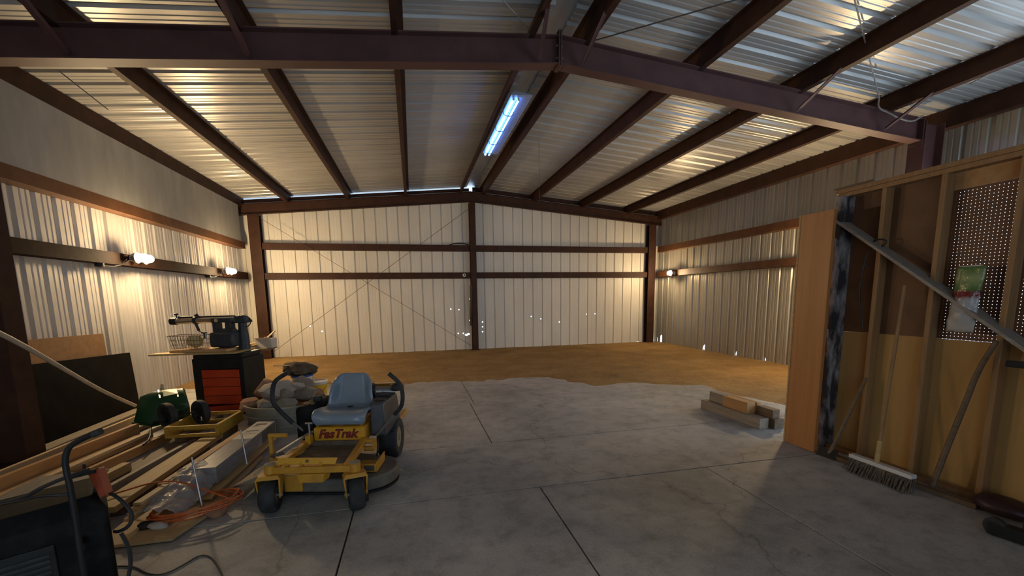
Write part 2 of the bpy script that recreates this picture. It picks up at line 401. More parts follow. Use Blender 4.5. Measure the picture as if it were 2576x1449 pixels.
# concrete slab cast in panels with open joints, brown dirt beyond
m = MB(); g = .006
def jit(y): return .02 * noise.noise(V((y * 1.3, .3, 2)))
rows = [(YB, 3.28, [XL, -2.0, -.511, .977, 2.58, 4.3, XR]), (3.28, 4.462, [XL, -2.3, 5.0, XR]), (4.462, 6.3, [XL, -2.3, .78, 5.6, XR]), (6.3, 9.6, [XL, -2.3, .84, 5.6])]
for y0, y1, xs in rows:
    for a, b in zip(xs[:-1], xs[1:]): m.box(a + g, b - g, y0 + g, y1 - g, -.16, 0)
floor = m.build('floor', 'concrete', bevel=.004)
tag(floor, 'stained grey concrete floor slab with cut joints', 'floor', None, ST)
edge = [(-6, 9.0), (-4.4, 8.9), (-3.4, 8.55), (-2.48, 8.85), (-1, 8.3), (.85, 7.85), (1.8, 8.05), (2.6, 7.95), (3.2, 6.95), (4.0, 6.72), (4.81, 6.4), (5.0, 5.4), (5.15, 4.5), (6.2, 4.2), (9, 4.1)]
def edist(x, y):
    best = 9; sgn = -1
    for (ax, ay), (bx, by) in zip(edge[:-1], edge[1:]):
        dx, dy = bx - ax, by - ay; t = max(0, min(1, ((x - ax) * dx + (y - ay) * dy) / (dx * dx + dy * dy)))
        best = min(best, math.hypot(x - ax - t * dx, y - ay - t * dy))
        if min(ax, bx) <= x <= max(ax, bx) and abs(bx - ax) > 1e-6:
            sgn = 1 if y > ay + (x - ax) / (bx - ax) * dy else -1
    return best * sgn
def dz(x, y):
    d = edist(x, y) + .35 * noise.noise(V((x * .9, y * .9, 4))) + .14 * noise.noise(V((x * 4, y * 4, 1)))
    t = max(0, min(1, (d + .25) / .5)); t = t * t * (3 - 2 * t)
    return -.016 + .030 * t + .009 * noise.noise(V((x * 1.7, y * 1.7, 0))) * t + .005 * noise.noise(V((x * 6, y * 6, 3))) * t
NX, NY = 150, 120
m = MB().grid(lambda a, b: (XL - .1 + a * (XR - XL + .2), 3.9 + b * (D + .15 - 3.9), dz(XL - .1 + a * (XR - XL + .2), 3.9 + b * (D + .15 - 3.9))), NX, NY)
tag(m.build('floor_dirt', 'dirt', smooth=2), 'bare brown dirt floor beyond the concrete slab', 'dirt floor', None, ST)
m = MB().box(XL, XR, YB, 9.6, -.2, -.022)
tag(m.build('floor_joint_fill', 'joint'), 'dark dirt packed in the floor joints', 'floor joint', None, ST)

# ------------------------------------------------------------------ steel frame
def zee(xp, side):
    t = .006; z1 = -.002; z0 = z1 - .203; s = side
    return [(xp, z1), (xp - s * .065, z1), (xp - s * .065, z1 - t), (xp - s * t, z1 - t), (xp - s * t, z0 + .0), (xp + s * .065, z0), (xp + s * .065, z0 + .018), (xp + s * (.065 - t), z0 + .018), (xp + s * (.065 - t), z0 + t), (xp, z0 + t)]
purl = [(-3.06, 'roof purlin nearest the left eave strut'), (-1.54, 'second roof purlin in from the left eave'), (-.03, 'third roof purlin in from the left eave'), (1.49, 'roof purlin on the left flank of the ridge lamp'),
        (2.11, 'roof purlin on the right flank of the ridge lamp'), (3.64, 'first roof purlin right of the ridge pair'), (5.18, 'roof purlin midway between ridge and right eave'), (6.70, 'roof purlin nearest the right eave strut')]
for xp, lab in purl:
    s = -1 if xp < XM else 1
    poly = [(u, roofz(u) + w) for u, w in zee(xp, s)]
    tag(MB().prism(poly, 'y', YB, D - .02).build('roof_purlin', 'steel'), 'dark red steel ' + lab, 'purlin', 'roof purlins', ST)
for xw, s, lab in ((XL, 1, 'left'), (XR, -1, 'right')):
    zt = roofz(xw) - .003; zb = 3.965; t = .008
    poly = [(xw + s * .02, zt), (xw + s * .17, zt + SL * .15), (xw + s * .17, zb), (xw + s * .02, zb), (xw + s * .02, zb + t), (xw + s * (.17 - t), zb + t), (xw + s * (.17 - t), zt + SL * .12 - t), (xw + s * .02, zt - t)]
    tag(MB().prism(poly, 'y', YB, D - .02).build('eave_strut', 'steel'), 'dark steel eave strut along the top of the %s wall' % lab, 'eave strut', None, ST)
# far gable: rake angle, rafters
def half_beam(x0, x1, y, h, fl, t, bot, mat, name, parent=None):
    """I-beam following the roof slope between x0 and x1"""
    m = MB()
    for za, zb_, w in ((0, t, fl), (h - t, h, fl), (t, h - t, t)):
        m.hull([(x, y + s * w / 2, bot(x) + z) for x in (x0, x1) for s in (-1, 1) for z in (za, zb_)])
    return m
for x0, x1, lab in ((XL + .03, XM, 'left'), (XM, XR - .03, 'right')):
    b = half_beam(x0, x1, D - .2, .27, .11, .012, lambda x: raftb(x) + .055, 'steel', 'r')
    tag(b.build('gable_rafter', 'steel'), 'brown steel rafter across the %s half of the far gable' % lab, 'rafter', None, ST)
for x0, x1, top, lab in ((XL, XM - .05, .035, 'left, bright daylight gap above it'), (XM + .05, XR, .004, 'right, tight under the roof')):
    m = MB().hull([(x, yy, roofz(x) - z) for x in (x0, x1) for yy in (D - .06, D + .01) for z in (top, .105)])
    tag(m.build('rake_angle', 'steel'), 'dark rake angle on the far gable, ' + lab, 'rake angle', None, ST)
m = MB().hull([(x, yy, roofz(x) - z) for x in (XL + .1, XM - .1) for yy in (D - .02, D + .02) for z in (.105, .30)])
# middle frame
fr = []
for x0, x1, lab in ((XL + .2, XM, 'left'), (XM, 7.38, 'right')):
    root = thing('frame_rafter', 'purple brown steel roof beam, %s half of the middle frame' % lab, 'roof beam', ((x0 + x1) / 2, F, 4.1), 0, None, ST)
    cx0 = (x0 + x1) / 2
    b = half_beam(x0 - cx0, x1 - cx0, 0, .31, .16, .012, lambda x: raftb(x + cx0) - 4.1, 'rafter', 'r')
    b.build('beam', 'rafter', root)
    s = 1 if lab == 'right' else -1
    xe = XM + s * .012 - cx0
    MB().box(xe - .009, xe + .009, -.085, .085, raftb(XM) - 4.1 - .02, raftb(XM) - 4.1 + .36).build('end_plate', 'rafter', root, bevel=.002)
    for zz in (.07, .2):
        for yy in (-.05, .05):
            MB().lathe([(.012, 0), (.012, .02)], T(xe + s * .009, yy, raftb(XM) - 4.1 + zz) @ ry(s * PI / 2), 6).build('bolt', 'grey_steel', root)
def hcol(x, y, z1, w, dpt, name, lab, zb=0.0, along='y', mat='steel'):
    root = thing(name, lab, 'column', (x, y, zb), 0, None, ST)
    m = MB(); t = .014
    if along == 'y':
        m.box(-w / 2, w / 2, -dpt / 2, -dpt / 2 + t, 0, z1); m.box(-w / 2, w / 2, dpt / 2 - t, dpt / 2, 0, z1); m.box(-t / 2, t / 2, -dpt / 2 + t, dpt / 2 - t, 0, z1)
    else:
        m.box(-dpt / 2, -dpt / 2 + t, -w / 2, w / 2, 0, z1); m.box(dpt / 2 - t, dpt / 2, -w / 2, w / 2, 0, z1); m.box(-dpt / 2 + t, dpt / 2 - t, -t / 2, t / 2, 0, z1)
    m.build('shaft', mat, root)
    MB().box(-w / 2 - .05 if along == 'y' else -dpt / 2 - .03, w / 2 + .05 if along == 'y' else dpt / 2 + .03, -dpt / 2 - .03 if along == 'y' else -w / 2 - .05, dpt / 2 + .03 if along == 'y' else w / 2 + .05, -.02, .016).build('base_plate', mat, root)
    return root
hcol(-3.945, D - .16, raftb(-3.9) + .05, .27, .2, 'steel_column', 'brown steel corner column beside the radial arm saw')
hcol(XM + .0, D - .16, raftb(XM) + .04, .17, .2, 'steel_column', 'brown steel post in the middle of the far wall')
hcol(7.59, D - .16, raftb(7.59) + .05, .25, .2, 'steel_column', 'dark steel corner column right of the far wall')
hcol(-3.985, F, raftb(XL + .2) + .02, .22, .37, 'steel_column', 'dark brown steel column at the left end of the roof beam', 0, 'x')
hcol(7.565, F, raftb(XR - .2) + .30, .22, .37, 'steel_column', 'purple brown steel column rising above the partition', 0, 'x', 'rafter')
MB().box(7.36, 7.38, F - .09, F + .09, 3.72, 4.10).build('x', 'rafter')
bpy.data.objects['x'].name = 'knee_plate'; tag(bpy.data.objects['knee_plate'], 'bolted steel knee plate where the roof beam meets the right column', 'plate', None, ST)
# girts
def girt_side(xw, s, y0, y1, zb, lab, hh=.17, mat='girt'):
    t = .006; a, b = xw + s * .004, xw + s * .2
    poly = [(a, zb), (b, zb), (b, zb + hh), (b - s * .06, zb + hh), (b - s * .06, zb + hh - t), (b - s * t, zb + hh - t), (b - s * t, zb + t), (a, zb + t)]
    tag(MB().prism(poly, 'y', y0, y1).build('wall_girt', mat), lab, 'girt', None, ST)
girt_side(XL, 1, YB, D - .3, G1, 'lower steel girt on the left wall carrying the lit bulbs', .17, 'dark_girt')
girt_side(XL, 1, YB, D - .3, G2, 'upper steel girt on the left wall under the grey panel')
girt_side(XR, -1, F + .1, D - .3, G1, 'lower steel girt on the right wall carrying a lit bulb')
girt_side(XR, -1, F + .1, D - .3, G2, 'upper steel girt on the right wall')
for x0, x1, side in ((-3.81, XM - .09, 'left'), (XM + .09, 7.46, 'right')):
    for zb, ud in ((G1, 'lower'), (G2, 'upper')):
        t = .006; a, b = D - .004, D - .2
        poly = [(a, zb), (b, zb), (b, zb + .17), (b + .06, zb + .17), (b + .06, zb + .17 - t), (b + t, zb + .17 - t), (b + t, zb + t), (a, zb + t)]
        tag(MB().prism(poly, 'x', x0, x1).build('wall_girt', 'steel'), '%s brown girt on the far wall, %s of the middle post' % (ud, side), 'girt', None, ST)
m = MB().box(-.012, .012, YB, 12.35, G2 + .16, 3.975)
tag(m.build('trim_wall_panel', 'grey_panel', loc=(XL + .188, 0, 0)), 'smooth grey flat panel between left eave and upper girt', 'wall panel', None, ST)

# flange braces from the purlins down to the middle beam (near side)
for xp, dy, lab in ((-3.06, .50, 'flange brace leftmost on the roof beam'), (-1.54, .72, 'flange brace second from the left on the roof beam'), (1.49, .55, 'flange brace just left of the beam peak'),
                    (2.11, .60, 'flange brace just right of the beam peak'), (5.18, .64, 'flange brace midway down the right beam half'), (6.70, .62, 'flange brace nearest the right column')):
    xb = xp - .05 * (1 if xp > XM else -1)
    a = V((xb, F - .08, raftb(xb) + .03)); b = V((xp, F - dy, roofz(xp) - .19))
    m = MB().bar(a, b, .045, .006).bar(a + V((.02, 0, .02)), b + V((.02, 0, .02)), .006, .045)
    tag(m.build('flange_brace', 'rafter'), 'slim steel ' + lab, 'brace', 'flange braces', ST)
# tie rods and cables
def rod(pts, r, lab, mat='wire', name='tie_rod', cat='rod', sm=0):
    return tag(MB().tube(pts, r, 6, sm).build(name, mat, smooth=True), lab, cat)
rod([(-3.8, D - .225, 3.73), (1.665, D - .225, .14)], .006, 'thin tie rod falling from left corner to middle post')
rod([(-3.78, D - .24, .18), (1.70, D - .24, 4.12)], .006, 'thin tie rod rising from left corner to gable peak')
rod([(1.46, F - .05, 4.57), (1.0, 4.536, 4.5), (-.6, 2.2, 4.46)], .007, 'pale roof rod left of the beam peak', 'grey_steel')
rod([(2.2, F - .05, 4.56), (3.28, 4.066, 4.5), (6.0, 1.4, 4.33)], .007, 'thin roof rod crossing the right roof slope')
rod([(6.48, 5.05, 4.255), (4.467, 3.821, 4.5), (3.2, 3.0, 4.55)], .008, 'taut grey cord running up the right roof slope from the beam', 'rope', 'rope', 'rope')
rod([(6.47, 5.05, 4.26), (6.44, 5.03, 4.12), (6.62, 5.0, 4.06), (6.80, 5.0, 4.0), (7.05, 5.0, 3.97), (7.25, 5.02, 4.08)], .011, 'slack pale rope tied between beam and right column', 'rope', 'slack_rope', 'rope', 2)
rod([(7.0, 4.35, 4.18), (6.75, 3.6, 4.2), (6.2, 2.4, 4.26)], .005, 'thin roof rod near the right eave')
rod([(-3.2, F + .12, 3.80), (-3.05, F + .5, 3.62)], .005, 'short stiff wire end hanging below the left beam', 'wire', 'hanging_wire', 'wire')
rod([(2.62, D - 4.2, roofz(2.62) - .01), (2.62, D - 4.2, 3.55)], .004, 'thin pull string hanging right of the ridge lamp', 'wire', 'pull_string', 'string')

rod([(1.69, D - .27, 1.95), (1.68, D - .28, 1.5), (1.655, D - .28, 1.1), (1.66, D - .27, .75)], .035, 'dark bundled cable hanging beside the middle post', 'cable', 'cable_bundle', 'cable', 1)
rod([(1.10, D - .225, 3.09), (1.25, D - .225, 3.14), (1.5, D - .225, 3.15), (1.66, D - .225, 3.10)], .018, 'dark hose arched on the upper far girt by the middle post', 'cable', 'hose', 'hose', 1)
# ------------------------------------------------------------------ lamps
def wall_lamp(x, y, z, s, n, lab, bm='bulb'):
    r = thing('wall_lamp', lab, 'lamp', (x, y, z), 0, None)
    MB().lathe([(.05, 0), (.055, .02), (.05, .045)], ry(s * PI / 2), 16).build('socket_box', 'porcelain', r, True)
    if n == 2 or y > 11.0 and x < 0:
        MB().lathe([(.02, -.06), (.05, -.05), (.055, 0)], T(-s * .06, -.62, G1 - z - .0005), 16).build('junction_box', 'black_metal', r, True)
        MB().tube([(-s * .06, -.62, G1 - z - .04), (-s * .02, -.3, G1 - z - .03), (s * .02, -.05, -.02)], .008, 6, 1).build('lamp_cable', 'cable', r, True)
    for k in range(n):
        yy = (k - (n - 1) / 2) * .2
        MB().tube([(s * .03, yy * .3, 0), (s * .07, yy * .7, 0), (s * .10, yy, 0)], .022, 10).build('lamp_holder', 'porcelain', r, True)
        MB().lathe([(.02, .06), (.055, .075), (.085, .135), (.082, .137), (.05, .08)], T(0, yy, 0) @ ry(s * PI / 2), 18).build('added_bulb_shield', 'grey_steel', r, True)  # added cup that keeps bulb light off the wall behind it
        bl = MB().ball((s * .17, yy, 0), .062, 8, 1.25, 1, 1).build('bulb', bm, r, True)
        bl['label'] = 'glowing warm bulb'
    return r
wall_lamp(XL + .2, 7.80, 2.262, 1, 2, 'lit twin bulb lamp on left girt, nearer the viewer')
wall_lamp(XL + .2, 11.05, 2.262, 1, 2, 'lit twin bulb lamp on left girt near the far corner')
wall_lamp(XR - .2, 11.64, 2.22, -1, 1, 'lit bulb lamp on the right wall girt near the far corner')
wall_lamp(XL + .2, .60, 2.26, 1, 1, 'added unseen fill lamp on the left girt beside the viewer', 'fill_bulb')  # fill lamp added out of view to brighten the foreground
wall_lamp(XR - .2, 6.55, 2.22, -1, 2, 'lit bulb lamp on the right wall hidden by the door panel')
r = thing('bulb_socket', 'white empty bulb socket on the far girt by the middle post', 'socket', (1.511, D - .2, 2.235))
MB().lathe([(.05, 0), (.05, .02), (.03, .03), (.03, .06)], rx(PI / 2), 16).build('base', 'porcelain', r, True)
MB().lathe([(.02, .058), (.02, .064)], rx(PI / 2), 12).build('socket_hole', 'black_metal', r)
# ridge strip light
r = thing('strip_light', 'cool blue fluorescent strip light hanging in the roof ridge', 'light', (1.60, 7.72, 4.47))
MB().prism([(-.09, 0), (.24, .02), (.24, .028), (.05, .055), (-.045, .055)], 'y', -1.32, 1.32).build('housing', worn('blue_grey_tray', (.24, .27, .32), (.30, .33, .38), 4, .4), r, bevel=.003)
for k, xx in enumerate((-.038, .038)):
    tb = MB().tube([(xx, -1.24, -.025), (xx, 1.24, -.025)], .019, 12).build('tube', 'tube', r, True)
    for yy in (-1.25, 1.25): MB().box(xx - .014, xx + .014, yy - .012, yy + .012, -.04, .0).build('lamp_clip', 'white_plastic', r)
for yy in (-.75, -.1, .55, 1.05):
    MB().tube([(-.08, yy, .0), (-.075, yy, -.05), (0, yy, -.065), (.075, yy, -.05), (.08, yy, 0)], .006, 6, 1).build('guard_wire', 'wire', r, True)
MB().tube([(0, -1.3, -.06), (0, 1.3, -.06)], .005, 6).build('guard_wire', 'wire', r, True)
for yy in (-1.0, 1.0): MB().tube([(0, yy, .05), (-.06, yy, roofz(1.54) - 4.47 + .03)], .004, 6).build('hanger', 'wire', r)
#@@PART2@@
# ------------------------------------------------------------------ wooden partition on the right
wp = thing('wall_partition', 'open framed wooden partition with pegboard above and tan plywood below', 'partition', (4.1, 0, 0), 0, None, ST)
YE, YN = 3.47, -2.95
MB().box(0, .089, YN, YE, 0, .038).build('bottom_plate', 'stud', wp, bevel=.003)
MB().box(0, .089, YN, YE + .03, 2.50, 2.538).build('top_plate', 'stud', wp, bevel=.003)
MB().box(-.005, .089, YN, YE + .06, 2.539, 2.577).build('top_plate', 'stud', wp, bevel=.003)
MB().box(.0, .095, YE - .30, YE + .08, 2.578, 2.60).build('scrap_shim', 'dark_wood', wp)
for y in (3.075, 2.635, 2.18, 1.73, 1.28, .83, .38, -.07, -.52, -.97, -1.42, -1.87, -2.32, -2.77):
    MB().box(0, .089, y - .019, y + .019, .038, 2.50).build('stud', 'stud', wp, bevel=.003)
e = MB().box(-.07, .089, 3.40, 3.47, 0, 2.50).build('end_stud', 'charred', wp, bevel=.004); e['label'] = 'dark spotted end stud'
MB().box(.090, .099, YN, YE, 0, 1.205).build('lower_sheathing', 'ply_lower', wp)
e = MB().box(.091, .099, 2.62, YE, 1.206, 2.50).build('upper_panel', worn('unlit_pegboard', (.10, .043, .017), (.16, .072, .03), 4, .6), wp)  # same board built without holes, where no backlight shows through
for a, b in ((1.50, 2.62), (YN, 1.49)):
    MB().box(.092, .097, a, b, 1.206, 2.372).build('pegboard', 'peg', wp)
MB().box(.090, .100, YN, 2.62, 2.373, 2.50).build('upper_panel', 'osb', wp)
d = MB().bar((-.014, 3.50, 2.32), (-.014, 1.55, .84), .024, .135, (1, 0, 0)).build('diagonal_brace', 'grey_board', wp, bevel=.003); d['label'] = 'weathered grey diagonal brace board'
d.data.transform(Matrix.Identity(4))
o = MB().tube([(4.085 + .0, 3.14, 2.02), (4.07, 3.08, 2.06), (4.09, 2.99, 2.04), (4.09, 3.05, 1.97), (4.08, 3.14, 2.02), (4.08, 3.19, 1.75), (4.085, 3.20, 1.55), (4.085, 3.15, 1.36), (4.085, 3.13, 1.24)], .007, 6, 2).build('wire_loop', 'cable', None, True)
tag(o, 'dark loop of wire hanging on the partition studs under the brace', 'wire')
bg_ = thing('plastic_bag', 'printed plastic bag with green top hanging on the pegboard', 'bag', (4.075, 2.385, 1.28))
MB().grid(lambda u, v: ((-.02 - .035 * math.sin(PI * u) * math.sin(PI * v) + .012 * noise.noise(V((u * 5, v * 9, 0)))), -.09 + .17 * u - .03 * (v - .5), v * .49), 10, 22).build('film', 'bag', bg_, True, solid=.002)
MB().bar((-.01, -.075, .49), (-.01, .06, .49), .012, .012).build('header_strip', 'white_plastic', bg_)

# narrow veneered door leaf standing at the end of the partition
r = thing('door_panel', 'orange veneered narrow door leaf standing at the partition end', 'door panel', (3.865, 3.485, 0))
MB().box(-.018, .018, -.172, .172, .004, 2.36).build('leaf', 'door_wood', r, bevel=.003)
MB().box(-.022, .022, .176, .192, .004, 2.36).build('edge_strip', 'pine', r, bevel=.002)
for z in (.35, 1.2, 2.05): MB().tube([(.02, -.178, z - .04), (.02, -.178, z + .04)], .008, 8).build('hinge', 'grey_steel', r)

# push broom
r = thing('push_broom', 'push broom standing bristles down against the partition', 'broom', (3.80, 2.66, 0))
MB().box(-.03, .035, -.25, .25, .115, .150).build('head', 'white_plastic', r, bevel=.006)
m = MB()
for i in range(46):
    for j in range(4):
        y = -.24 + .48 * i / 45 + random.uniform(-.004, .004); x = -.022 + .05 * j / 3
        m.tube([(x, y, .118), (x + random.uniform(-.075, -.01), y + random.uniform(-.02, .02) + (.04 if i > 43 else 0) * random.random(), .004)], [.008, .004], 4)
m.build('bristles', 'bristle', r)
MB().tube([(.0, 0.03, .15), (.265, .145, 1.64)], .0135, 10).build('handle', 'stud', r, True)
MB().tube([(.0, 0.03, .145), (.032, .044, .33)], .019, 10).build('ferrule', 'plank', r, True)
# other long tools leaning there
r = thing('garden_hoe', 'dark handled hoe leaning beside the door leaf', 'hoe', (3.88, 3.18, 0))
MB().tube([(0, 0, .03), (.06, -.04, .25), (.195, -.13, .80)], [.02, .016, .014], 8, 1).build('handle', 'dark_wood', r, True)
MB().hull([(-.05, .10, .0), (-.03, -.09, .0), (0, .10, .09), (.02, -.08, .08), (.03, .02, .03)]).build('blade', 'black_metal', r, bevel=.004)
o = MB().tube([(4.0, 2.41, .005), (4.02, 2.36, .35), (4.03, 2.29, .72), (4.05, 2.25, 1.0), (4.07, 2.18, 1.23)], [.022, .02, .02, .018, .016], 8, 1).build('bent_pole', 'dark_wood', None, True)
tag(o, 'dark bent pole leaning between the partition studs right of the broom', 'pole')
o = MB().bar((3.90, 3.16, .02), (3.98, 2.1, .02), .07, .035).build('kick_board', 'dark_wood', None, bevel=.004); tag(o, 'dark dusty board lying on the floor along the partition foot', 'board')
o = rk = MB().ball((0, 0, 0), 1, 12, .13, .16, .07)
for v in rk.b.verts: v.co *= 1 + .18 * noise.noise(v.co * 9)
o = rk.build('cloth_sack', 'dark_red', None, True, loc=(4.02, 1.98, .07)); tag(o, 'dark maroon sack slumped at the partition foot', 'sack')
r = thing('tool_stand', 'dark maroon steel stand with black arm at the right edge', 'stand', (3.72, 1.70, 0))
MB().box(-.03, .03, -.03, .03, .03, 1.02).build('post', 'dark_red', r, bevel=.004)
MB().bar((-.05, .2, 1.13), (.02, -.5, 1.13), .05, .04).build('arm', 'black_metal', r, bevel=.005)
MB().lathe([(.05, .93), (.07, .96), (.07, 1.06), (.05, 1.12), (.03, 1.15)], Matrix(), 16).build('head', 'black_metal', r, True)
MB().bar((-.07, .16, .05), (.06, -.5, .05), .08, .08).build('foot', 'black_metal', r, bevel=.006)
MB().lathe([(.05, -.025), (.06, -.015), (.06, .015), (.05, .025)], T(-.07, .13, .06) @ ry(PI / 2), 14).build('caster', 'rubber', r, True)

# ------------------------------------------------------------------ timber offcuts on the slab edge
def block(x0, x1, y0, y1, z0, z1, mat, name, lab, cat='timber', rz=0, grp=None):
    o = MB().box(-(x1 - x0) / 2, (x1 - x0) / 2, -(y1 - y0) / 2, (y1 - y0) / 2, 0, z1 - z0).build(name, mat, None, bevel=.004, loc=((x0 + x1) / 2, (y0 + y1) / 2, z0), rot=(0, 0, rz))
    return tag(o, lab, cat, grp)
gp = 'timber offcuts by the door leaf'
block(3.90, 4.03, 4.08, 5.10, 0, .125, 'weathered', 'timber_beam', 'long weathered timber at the front of the offcut stack', rz=.03, grp=gp)
block(4.06, 4.20, 4.03, 5.06, .0, .12, 'dark_wood', 'timber_beam', 'long dark timber behind the weathered one in the offcut stack', rz=.03, grp=gp)
block(3.93, 4.05, 4.31, 4.72, .126, .262, 'pine_orange', 'timber_block', 'orange pine block on top of the offcut stack', rz=.03, grp=gp)
block(3.96, 4.10, 4.76, 5.02, .126, .255, 'weathered', 'timber_block', 'grey block on the far end of the offcut stack', rz=.04, grp=gp)
block(4.07, 4.17, 4.06, 4.30, .122, .225, 'dark_wood', 'timber_block', 'small dark block on the near end of the offcut stack', rz=.03, grp=gp)
block(4.09, 4.15, 4.33, 4.95, .122, .25, 'pine_orange', 'timber_plank', 'thin reddish plank on edge at the back of the offcut stack', rz=.02, grp=gp)

# ------------------------------------------------------------------ ride-on mower
mw = thing('riding_mower', 'yellow zero turn riding mower with blue grey seat', 'mower', (-.856, 3.337, 0), math.atan2(-.19, .98))
def caster(x, phi):
    w = thing('caster_wheel', '', '', (x, 0, 0), phi); del w['label']; del w['category']; w.parent = mw
    return w
for x, phi in ((-.275, .20), (.365, .42)):
    R = rzm(phi); c = T(x, .03, 0) @ R
    ax = c @ T(0, -.02, .128) @ ry(PI / 2)
    ty = MB().lathe([(.066, -.052), (.108, -.056), (.122, -.045), (.128, -.02), (.128, .02), (.122, .045), (.108, .056), (.066, .052)], ax, 28, True).build('front_tyre', 'rubber', mw, True)
    MB().lathe([(.067, -.045), (.05, -.02), (.03, -.05), (.03, .05), (.05, .02), (.067, .045)], ax, 20).build('rim', 'deck', ty, True)
    fk = MB().hull([c @ V(p) for p in ((-.088, -.06, .262), (.088, -.06, .262), (-.088, .05, .262), (.088, .05, .262), (-.07, -.045, .29), (.07, -.045, .29), (-.07, .045, .29), (.07, .045, .29))])
    for s in (-1, 1):
        fk.hull([c @ V(p) for p in ((s * .075, -.06, .265), (s * .088, -.06, .265), (s * .075, .05, .265), (s * .088, .05, .265), (s * .066, -.045, .11), (s * .076, -.045, .11), (s * .066, .005, .11), (s * .076, .005, .11))])
    fk.build('fork', 'yellow', mw, bevel=.004)
    MB().lathe([(.008, -.085), (.014, -.085), (.014, .085), (.008, .085)], ax, 10).build('axle_bolt', 'grey_steel', ty)
    MB().lathe([(.04, .291), (.04, .352), (.034, .358)], T(x, .05, 0), 20).build('caster_barrel', 'yellow', mw, True)
    MB().lathe([(.041, .3585), (.041, .364), (.02, .372)], T(x, .05, 0), 20).build('barrel_cap', 'chute', mw, True)
MB().box(-.245, .335, .03, .09, .285, .337).build('front_bar', 'yellow', mw, bevel=.006)
MB().hull([(-.07, .02, .284), (.14, .02, .284), (-.05, .02, .215), (.125, .02, .215), (-.07, .03, .284), (.14, .03, .284), (-.05, .035, .215), (.125, .035, .215), (.165, .09, .284), (.15, .09, .225)]).build('front_skirt', 'yellow', mw, bevel=.004)
MB().hull([(-.222, .07, .398), (.228, .07, .390), (-.222, .06, .350), (.21, .06, .343), (-.222, .078, .398), (.228, .078, .390), (-.222, .068, .350), (.21, .068, .343)]).build('foot_bar', 'yellow_bright', mw, bevel=.003)
MB().lathe([(.012, 0), (.012, .006)], T(.0, .062, .372) @ rx(PI / 2), 6).build('foot_bar_bolt', 'deck', mw)
for x in (-.16, -.05, .1): MB().box(x - .012, x + .012, .06, .085, .33, .36).build('foot_bar_tab', 'yellow', mw)
MB().bar((.30, .06, .322), (.258, .66, .345), .05, .045).build('side_rail', 'yellow', mw, bevel=.004)
MB().bar((-.235, .07, .325), (-.208, .66, .352), .042, .045).build('side_rail', 'yellow', mw, bevel=.004)
MB().box(-.215, .262, .08, .63, .296, .306).build('foot_pan', 'pan', mw)
MB().box(-.215, .262, .60, .62, .30, .345).build('pan_step', 'pan', mw)
# body under the seat with the name plate
MB().hull([(-.182, .625, .33), (.268, .625, .33), (-.182, .625, .452), (.268, .625, .452), (-.17, .640, .466), (.256, .640, .466), (-.182, .66, .33), (.268, .66, .33), (-.182, .66, .455), (.268, .66, .455)]).build('front_panel', 'yellow_bright', mw, bevel=.005)
MB().box(-.165, .270, .662, 1.10, .32, .462).build('seat_box', 'yellow', mw, bevel=.006)
MB().tube([(-.165, .70, .485), (.235, .70, .485)], .011, 8).build('seat_bar', 'yellow', mw, True)
for x in (-.16, .235): MB().bar((x, .66, .462), (x, .98, .50), .02, .03).build('seat_bracket', 'yellow', mw)
def lettering(name, txt, mat, x0, x1, z0, z1, y, ext, off, par, shear=.32):
    cu = bpy.data.curves.new(name, 'FONT'); cu.body = txt; cu.shear = shear; cu.extrude = ext; cu.offset = off; cu.size = 1
    ob = bpy.data.objects.new(name, cu); COL.objects.link(ob); cu.materials.append(M[mat])
    bpy.context.view_layer.update()
    bb = ob.bound_box; xs = [p[0] for p in bb]; zs = [p[1] for p in bb]
    sx = (x1 - x0) / (max(xs) - min(xs)); sz = (z1 - z0) / (max(zs) - min(zs))
    ob.parent = par; ob.rotation_euler = (PI / 2, 0, 0); ob.scale = (sx, sz, 1); ob.location = (x0 - min(xs) * sx, y, z0 - min(zs) * sz)
    me = bpy.data.meshes.new_from_object(ob.evaluated_get(bpy.context.evaluated_depsgraph_get()))
    me.name = name; o2 = bpy.data.objects.new(name + '_mesh', me); COL.objects.link(o2)
    o2.parent = par; o2.rotation_euler = ob.rotation_euler; o2.scale = ob.scale; o2.location = ob.location
    bpy.data.objects.remove(ob); o2.name = name
    if not me.materials: me.materials.append(M[mat])
    return o2
lettering('name_lettering_outline', 'FasTrak', 'decal_dark', -.142, .222, .362, .447, .6232, .0012, .045, mw)
lettering('name_lettering', 'FasTrak', 'decal_red', -.136, .216, .367, .442, .6215, .0016, .008, mw)
# seat: moulded vinyl bucket
PF = [(.60, .500, .205), (.582, .535, .232), (.600, .572, .240), (.66, .588, .243), (.78, .570, .240), (.90, .560, .232), (.965, .585, .222), (1.00, .65, .210), (1.03, .74, .198), (1.05, .81, .186), (1.062, .855, .160), (1.07, .876, .115)]
def seatp(u, v):
    t = v * (len(PF) - 1); i = min(int(t), len(PF) - 2); f = t - i
    y, z, w = [PF[i][k] * (1 - f) + PF[i + 1][k] * f for k in range(3)]
    q = 2 * u - 1; a = abs(q)
    cush = max(0, 1 - abs(t - 4) / 3); back = max(0, 1 - abs(t - 7.6) / 3.2)
    e = max(0, (a - .55) / .45); e = e * e * (3 - 2 * e)
    return (.058 + q * w, y - .085 * back * e + .02 * e * (t < 1.5), z + .028 * cush * e - (.03 * max(0, a - .8) / .2 if t > 9 else 0) - (.012 if t < 2 else 0) * e)
st = MB().grid(seatp, 20, 33).build('seat', 'seat', mw, 2, solid=.03, sub=1)
MB().lathe([(.002, 0), (.024, .002), (.022, .006)], T(.06, .905, .578) @ Matrix.Diagonal((1.2, .7, 1, 1)), 14).build('drain_hole', 'black_metal', st, True)
